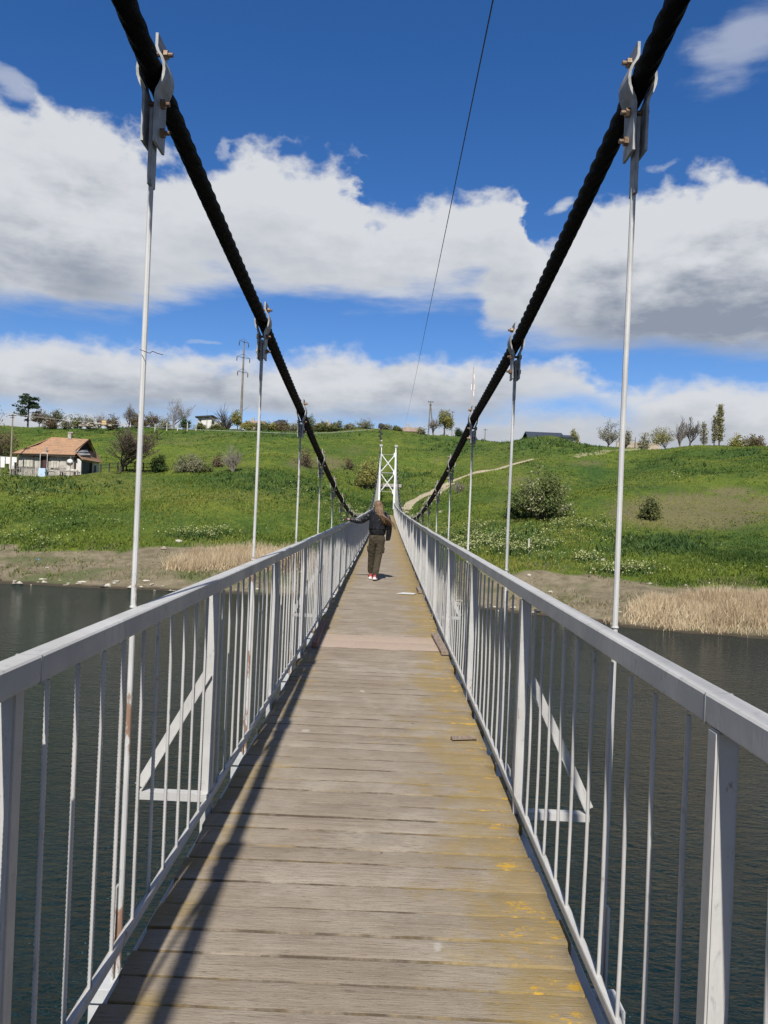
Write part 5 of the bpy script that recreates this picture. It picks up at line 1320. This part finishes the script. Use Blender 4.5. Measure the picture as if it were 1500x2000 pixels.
# ------------------------------------------------------------------ buildings on the brow
def gable_house(name, label, px0, px1, peave, pridge, D, wall_m, roof_m, depth=6.0, chimney=None, sink=1.5, hip=.12):
    a, b = at(px0, D), at(px1, D); L = b.x - a.x; ze, zr = ztop(px0, peave, D), ztop((px0 + px1) / 2, pridge, D)
    zb_ = min(a.z, b.z) - sink; r = thing(name, label, 'house', (a.x, D, zb_))
    m = MB(); m.box((L / 2, depth / 2, (ze - zb_) / 2), (L * .94, depth * .9, ze - zb_)); m.build('wall', wall_m, r)
    e, t = ze - zb_, zr - zb_; m = MB()
    P_ = [Vector(v) for v in ((0, -.3, e - .1), (L, -.3, e - .1), (L * (1 - hip), depth / 2, t), (L * hip, depth / 2, t), (0, depth + .3, e - .1), (L, depth + .3, e - .1))]
    slab(m, [P_[0], P_[1], P_[2], P_[3]], .12); slab(m, [P_[5], P_[4], P_[3] + Vector((0, .02, .01)), P_[2] + Vector((0, .02, .01))], .12)
    if hip > .02: slab(m, [P_[4], P_[0], P_[3] + Vector((-.01, 0, 0))], .12); slab(m, [P_[1], P_[5], P_[2] + Vector((.01, 0, 0))], .12)
    else: m.prism([(.2, e - .1), (depth - .2, e - .1), (depth / 2, t - .12)], (.05, 0, 0), (L * .94, 0, 0), (0, 1, 0), (0, 0, 1))
    ro = m.build('roof', roof_m, r)
    if chimney: m = MB(); m.box((L * chimney, depth / 2, t + .2), (.6, .6, .9)); m.build('chimney', M_CONC, ro)
    for q in (.25, .65): m = MB(); m.box((L * q, depth * .05 - .02, e - 1.0), (L * .10, .08, .9)); m.build('window', M_GLASS, r)
    return r
gable_house('village_house', 'tan roofed house beyond the hilltop left of the wooden power poles', 782, 826, 841, 832, 178, M_WALL, M_TILEFAR, chimney=.35, hip=.10)
gable_house('village_house', 'long house with dark grey metal roof on the right hilltop', 1032, 1107, 853, 840, 150, M_WALL, M_DKROOF, hip=.015, depth=8)
gable_house('village_house', 'low annex with dark roof right of the metal-roofed house', 1100, 1129, 853, 848, 149, M_WHITEWALL, M_DKROOF, hip=.05, depth=4)
gable_house('village_house', 'small house with dark gabled roof behind the plank fence', 530, 562, 826, 817, 176, M_TILEFAR, M_DKROOF, hip=.3)
gable_house('village_house', 'pinkish roofed house right of the concrete pylon', 476, 520, 826, 819, 182, M_WALL, M_TILEFAR, chimney=.3)
gable_house('village_house', 'tan roofed house tucked behind the left cable', 614, 646, 830, 823, 180, M_WALL, M_TILEFAR, chimney=.75)
gable_house('brick_shed', 'small reddish brick shed behind the first left hanger rod', 254, 276, 822, 817, 170, M_BRICK, M_BRICK, depth=4, hip=.02)
a = at(384, 170); b = at(431, 170); L = b.x - a.x; zt0 = ztop(384, 813, 170); zb_ = a.z - 1.2
sh = thing('white_shed', 'white walled shed with a dark flat overhanging roof on the left brow', 'shed', (a.x, 170, zb_))
m = MB(); m.box((L * .33, 2, (zt0 - zb_) / 2), (L * .56, 4, zt0 - zb_)); m.build('wall', M_WHITEWALL, sh)
m = MB(); m.box((L * .80, 2.6, (zt0 - zb_) * .40), (L * .38, 3.6, (zt0 - zb_) * .8)); m.build('side_wall', M_CURT, sh)
m = MB(); slab(m, [Vector((-.3, -.6, zt0 - zb_ - .05)), Vector((L * .68, -.6, zt0 - zb_ + .35)), Vector((L * .68, 4.5, zt0 - zb_ + .35)), Vector((-.3, 4.5, zt0 - zb_ - .05))], .3); m.build('roof', M_BLACK, sh)
m = MB(); m.box((L * .14, -.02, zt0 - zb_ - .9), (.4, .08, .4)); m.build('window', M_OPEN, sh)
m = MB(); m.tube([(L * .42, -.15, zt0 - zb_ - 2), (L * .42, -.15, zt0 - zb_ + 1.6)], .05, 5); m.build('mast', M_GALV, sh)
a, b = at(1205, 134), at(1290, 134); zt0 = ztop(1245, 864, 134)
m = MB(); m.box((0, 0, -1.5), (b.x - a.x, .3, 3.0), ch=.02); wl = m.build('yard_wall', M_TAN); wl.location = ((a.x + b.x) / 2, 134, zt0); tag(wl, 'plain tan wall in the dip of the right brow', 'wall')
m = MB(); m.tube([(0, 0, 0), (0, 0, 2.2)], .05, 6); o = m.build('wall_post', M_DARKWOOD); c = at(1242, 133.6); o.location = (c.x, 133.6, zt0 - 1.4); tag(o, 'thin dark post standing before the tan wall', 'post')
a, b = at(505, 168), at(590, 166)
pl = thing('plank_fence', 'dark brown plank fence along the brow behind the bushes', 'fence', (a.x, 167, min(a.z, b.z)))
m = MB(); r_ = random.Random(3); x = 0
while x < b.x - a.x: hh = r_.uniform(1.5, 1.75); m.box((x, 0, hh / 2), (.16, .03, hh)); x += .18
m.build('boards', M_DARKWOOD, pl)
m = MB(); m.box(((b.x - a.x) / 2, .05, 1.2), (b.x - a.x, .05, .1)); m.box(((b.x - a.x) / 2, .05, .4), (b.x - a.x, .05, .1)); m.build('rails', M_PICKET, pl)
# beehive and rubble on the left brow
c = at(204, 160); z0 = ztop(204, 830, 160)
bh = thing('beehive', 'yellow wooden beehive standing on the left brow', 'beehive', (c.x, 160, max(c.z, z0 - .1)))
m = MB(); m.box((0, 0, .35), (1.0, .8, .5), ch=.02); m.build('lower_box', m_simple('hive_ochre', (.50, .32, .16), .8, .2), bh)
m = MB(); m.box((0, 0, .80), (.96, .78, .36), ch=.02); m.build('upper_box', m_simple('hive_yellow', (.62, .42, .20), .8, .2), bh)
m = MB(); m.box((0, 0, 1.02), (1.08, .9, .07), ch=.01); m.build('lid', M_CURT, bh)
for i in range(22):
    rr = random.Random(i); px_ = rr.uniform(152, 196) if i < 18 else rr.uniform(206, 216); c = at(px_, 160 + rr.uniform(-.8, .8)); m = MB(); s3 = rr.uniform(.18, .42)
    bm = bmesh.new(); bmesh.ops.create_icosphere(bm, subdivisions=1, radius=1)
    for v in bm.verts: v.co = Vector((v.co.x * s3 * rr.uniform(.8, 1.4), v.co.y * s3, v.co.z * s3 * rr.uniform(.5, .9)))
    me = bpy.data.meshes.new('rubble_lump'); bm.to_mesh(me); bm.free(); me.materials.append(m_simple('rubble%d' % (i % 3), ((.38, .33, .27), (.26, .20, .16), (.45, .40, .33))[i % 3], .95) if i < 3 else bpy.data.materials['rubble%d' % (i % 3)])
    o = link('rubble_lump', me); o.location = (c.x, c.y, max(c.z, ztop(px_, 832, c.y)) + s3 * .3 + (.35 if i % 3 == 0 else 0)); tag(o, 'lump of stone in the rubble heap on the left brow', 'stone', 'rubble heap on the left brow')

# ------------------------------------------------------------------ poles, masts, wires
def pole(px, ptop, pbase, D, r0, r1, name, label, m, cat='pole'):
    c = at(px, D); zt = ztop(px, ptop, D); zb_ = c.z - .3
    r = thing(name, label, cat, (c.x, D, zb_)); k = MB(); k.tube([(0, 0, 0), (0, 0, zt - zb_)], [r0, r1], 10); k.build('shaft', m, r); return r, zt - zb_
pr, hh = pole(470, 665, 838, 168, .30, .16, 'concrete_pylon', 'tall concrete power pylon with three crossarms on the left brow', M_POLE, 'pylon')
for q, (dz_, wl_) in enumerate(((.35, 1.05), (3.7, 1.45), (6.9, 1.15))):
    a = MB(); z = hh - dz_
    bar(a, (-wl_, -.2, z + (.15 if q else .3)), (wl_, -.2, z - .25), .09, .09); bar(a, (-wl_ * .9, -.2, z + .2), (0, -.2, z + .75), .05, .05); bar(a, (wl_ * .9, -.2, z - .2), (0, -.2, z + .75), .05, .05)
    ca = a.build('crossarm', M_BLACK, pr)
    for s in (-1, 1):
        i_ = MB(); zz = z + (.1 if s < 0 else -.28); i_.tube([(s * wl_ * .97, -.2, zz), (s * wl_ * .97, -.2, zz - .25), (s * wl_ * .97, -.2, zz - .9)], [.05, .11, .08], 7); i_.build('insulator', M_DARKWOOD, ca)
pr, hh = pole(24, 809, 915, 87.5, .10, .075, 'wooden_pole', 'pale wooden utility pole at the left end of the house fence', M_WOODPOLE, 'utility pole')
a = MB(); a.box((0, -.1, hh - .15), (.9, .07, .08)); a.box((0, -.1, hh - .4), (.5, .05, .06)); ca = a.build('crossarm', M_DARKWOOD, pr)
for s in (-.4, -.2, .2, .4): i_ = MB(); i_.tube([(s, -.1, hh - .11), (s, -.1, hh + .06)], [.03, .04], 7); i_.build('insulator', M_SHEETW, ca)
pole_top = Vector((pr.location.x, 87.4, pr.location.z + hh))
# A-frame timber pole
c = at(840, 164); zt = ztop(838, 784, 164)
af = thing('timber_pole', 'two-legged timber power pole on the brow left of the willow', 'utility pole', (c.x, 164, c.z - .3))
for x0_, x1_ in ((-.35, -.15), (.75, -.12)): k = MB(); k.tube([(x0_, 0, 0), (x1_, 0, zt - c.z)], [.15, .11], 8); k.build('leg', M_POLE, af)
k = MB(); k.box((-.1, -.15, zt - c.z + .15), (1.15, .12, .12)); k.box((-.1, -.15, zt - c.z - .45), (.6, .1, .1)); ca = k.build('crossarm', M_DARKWOOD, af)
for s in (-.6, -.1, .4): i_ = MB(); i_.tube([(s, -.15, zt - c.z + .2), (s, -.15, zt - c.z + .4)], [.05, .07], 6); i_.build('insulator', M_DARKWOOD, ca)
pr, hh = pole(883, 803, 850, 163, .12, .09, 'wooden_pole', 'thin pale wooden pole right of the willow', M_WOODPOLE, 'utility pole'); k = MB(); k.box((0, -.1, hh - .2), (.9, .07, .08)); k.build('crossarm', M_DARKWOOD, pr)
pr, hh = pole(948, 837, 850, 240, .14, .12, 'wooden_pole', 'tiny far pole peeping over the hill right of the right cable', M_POLE, 'utility pole'); k = MB(); k.box((0, -.1, hh - .4), (1.3, .1, .12)); k.build('crossarm', M_DARKWOOD, pr)
# cell mast
pr, hh = pole(920, 716, 850, 260, .22, .13, 'radio_mast', 'thin white and red radio mast rising beside the right cable', m_simple('mast_paint', (.52, .44, .40), .6, .3, .12, c2=(.36, .20, .16), stretch=(0, 0, 1)), 'mast')
for zf, sx_ in ((.80, .45), (.80, -.45), (.74, .4), (.90, .3)): k = MB(); k.box((sx_, -.2, hh * zf), (.28, .2, 1.9), ch=.03); k.build('antenna', M_SHEETW, pr)
# lamp column left of the tower
D = 84.0; c = at(744, D); zt = ztop(743, 832, D); zl_ = ztop(744, 850, D)
lc = thing('lamp_column', 'rusty column topped by a round black lamp head beside the white tower', 'lamp column', (c.x, D, c.z - .3)); b0 = c.z - .3
k = MB(); k.tube([(0, 0, 0), (0, 0, zt - b0 - .2)], [.06, .045], 8); k.build('column', m_simple('rusty_pipe', (.15, .085, .05), .9, .4, 4), lc)
k = MB(); k.loft([[Vector((.30 * r_ * math.cos(a), y_, zt - b0 + .30 * r_ * math.sin(a))) for a in np.arange(14) * math.pi / 7] for r_, y_ in ((.75, -.22), (1, -.20), (.98, .02), (.6, .2), (.2, .28))]); k.build('lamp_head', M_BLACK, lc, True)
for dx_, dz_ in ((-.12, -.62), (.12, -.85), (-.10, -1.1), (.05, -1.35)):
    k = MB(); k.box((dx_, -.12, zt - b0 + dz_), (.26, .24, .22), ch=.03); bar(k, (0, 0, zt - b0 + dz_ - .12), (dx_, -.1, zt - b0 + dz_), .03, .03); k.build('floodlight', M_BLACK, lc)
k = MB(); k.box((.12, -.08, zt - b0 - 1.62), (.22, .2, .16), ch=.02); k.build('junction_box', M_CURT, lc)

def wire(pts, r, name, label, m=M_WIRE, sag=0.0):
    P_ = [Vector(p) for p in pts]; out = []
    for i in range(len(P_) - 1):
        for k in range(24):
            f = k / 24; q = P_[i].lerp(P_[i + 1], f); q.z -= sag * 4 * f * (1 - f); out.append(q)
    out.append(P_[-1]); w = MB(); w.tube(out, r, 5); return tag(w.build(name, m), label, 'wire')
e = ray(790, 836) * 172 + np.array(CAM); n0 = ray(960, 0) * 6 + np.array(CAM)
n_ = n0 + (n0 - e) * (14.0 / 166.0)
wire([tuple(n_), tuple(e)], .0062, 'overhead_wire', 'single black wire running overhead from the top edge to the hilltop', sag=.25)
wire([tuple(pole_top), tuple(np.array(CAM) + ray(500, 843) * 86), (lc.location.x, 84.0, ztop(744, 836, 84.0))], .010, 'service_wire', 'thin pale wire crossing the left hillside from pole to lamp column', M_SHEETW, sag=.35)
wire([tuple(pole_top), (at(-60, 84).x, 84, pole_top.z + .3)], .010, 'service_wire', 'short wire leaving the wooden pole at the left edge', M_WIRE, sag=.1)
wire([tuple(pole_top + Vector((.3, 0, -.1))), tuple(at(260, 150) + Vector((0, 0, 4)))], .009, 'service_wire', 'thin wire climbing from the wooden pole over the house roof', M_WIRE, sag=.6)
def wisp_wire():
    c = np.array(CAM); pts = [c + ray(274, 683) * 2.70, c + ray(284, 687) * 2.66, c + ray(292, 690) * 2.64, c + ray(298, 686) * 2.64, c + ray(307, 690) * 2.62, c + ray(318, 693) * 2.6]
    w = MB(); w.tube([tuple(p) for p in pts], .0012, 5); tag(w.build('loose_wire', M_WIRE), 'short kinked scrap of wire hooked on the first left hanger rod', 'wire')
wisp_wire()

# ------------------------------------------------------------------ stones on the shore
M_STONE = [m_simple('shore_stone_%s' % n, c_, .95, .3, 4) for n, c_ in (('pale', (.50, .46, .38)), ('buff', (.36, .31, .24)), ('dark', (.10, .085, .07)))]
sr = random.Random(77); base = []
for q in range(6):
    bm = bmesh.new(); bmesh.ops.create_icosphere(bm, subdivisions=2, radius=1)
    for v in bm.verts:
        n = v.co.normalized(); k = 1 + .30 * math.sin(3.1 * n.x + q) * math.sin(2.7 * n.y + 2 * q) + .18 * math.sin(6 * n.z + q * 1.7)
        v.co = Vector((n.x * k, n.y * k * .8, n.z * k * .55))
    ms = []
    for mm in M_STONE: me = bpy.data.meshes.new('stone'); bm.to_mesh(me); me.materials.append(mm); ms.append(me)
    base.append(ms); bm.free()
NAMED = [(349, 1059, .36, 0, 'pale stone slab at the top of the left reed bed'), (320, 1073, .30, 1, 'buff stone left of the left reed bed'), (210, 1144, .26, 0, 'white angular stone at the left waterline'), (226, 1138, .26, 0, 'white stone just above the angular one at the left waterline'), (286, 1137, .22, 0, 'white stone right of the first left hanger rod at the shore'), (86, 1139, .20, 0, 'buff stone on the left shore between two green tufts'), (91, 1111, .20, 1, 'buff flat stone above the green tufts on the left shore'),
         (1140, 1094, .26, 1, 'grey stone at the lower edge of the cream flowers'), (1178, 1095, .30, 1, 'low stone heap right of the cream flowers'), (1269, 1122, .22, 0, 'white stone beside the right dirt track'), (1268, 1140, .14, 0, 'small white stone under the right dirt track'), (1339, 1145, .15, 0, 'white stone above the right reed bed'), (1385, 1140, .15, 0, 'white stone on the grass edge at the right'), (1075, 1158, .18, 0, 'pale stone on the right shore beside the hanger rod'), (1033, 1125, .16, 0, 'little white stone on the brown right shore'),
         (860, 1000, .25, 0, 'pale stone by the path end'), (1210, 1198, .16, 1, 'buff stone at the left end of the right reed bed')]
for i, (px_, py_, s3, mi, lab) in enumerate(NAMED):
    p = hit(px_, py_); o = link('stone', base[i % 6][mi]); o.location = p + Vector((0, 0, s3 * .1)); o.scale = (s3, s3, s3 * .8); o.rotation_euler = (0, 0, sr.uniform(0, 6)); tag(o, lab, 'stone', 'stones on the bank')
for i in range(110):
    px_ = sr.uniform(-20, 760) if i < 70 else sr.uniform(880, 1220); D = None
    u = (px_ - 750) / 1500; sh_ = float(ulerp(KSH, u)); Y_ = sh_ + .15 + abs(sr.gauss(0, .55)); p = at(px_, Y_); s3 = abs(sr.gauss(.07, .05)) + .04; mi = sr.choice((0, 1, 1, 2))
    o = link('stone', base[i % 6][mi]); o.location = p + Vector((0, 0, s3 * .15)); o.scale = (s3 * sr.uniform(.8, 1.6), s3, s3 * .8); o.rotation_euler = (0, 0, sr.uniform(0, 6))
    tag(o, ('small stone among the pebbly debris of the left waterline' if i < 70 else 'small stone among the debris of the right waterline'), 'stone', 'small stones at the left waterline' if i < 70 else 'small stones at the right waterline')
p = hit(1032, 1082); m = MB(); m.box((0, 0, .55), (.12, .12, 1.2), ch=.01); o = m.build('short_post', M_CURT); o.location = p; tag(o, 'short pale post among the cream flowers on the right', 'post')
p = hit(75, 1094); m = MB(); m.add([(-.12, -.1, 0), (.13, -.08, .02), (.1, .1, 0), (-.1, .12, .03), (0, 0, .14)], [(0, 1, 4), (1, 2, 4), (2, 3, 4), (3, 0, 4), (3, 2, 1, 0)]); o = m.build('litter_bag', m_simple('blue_plastic', (.05, .25, .5), .5)); o.location = p; tag(o, 'scrap of blue plastic litter on the left shore', 'litter')
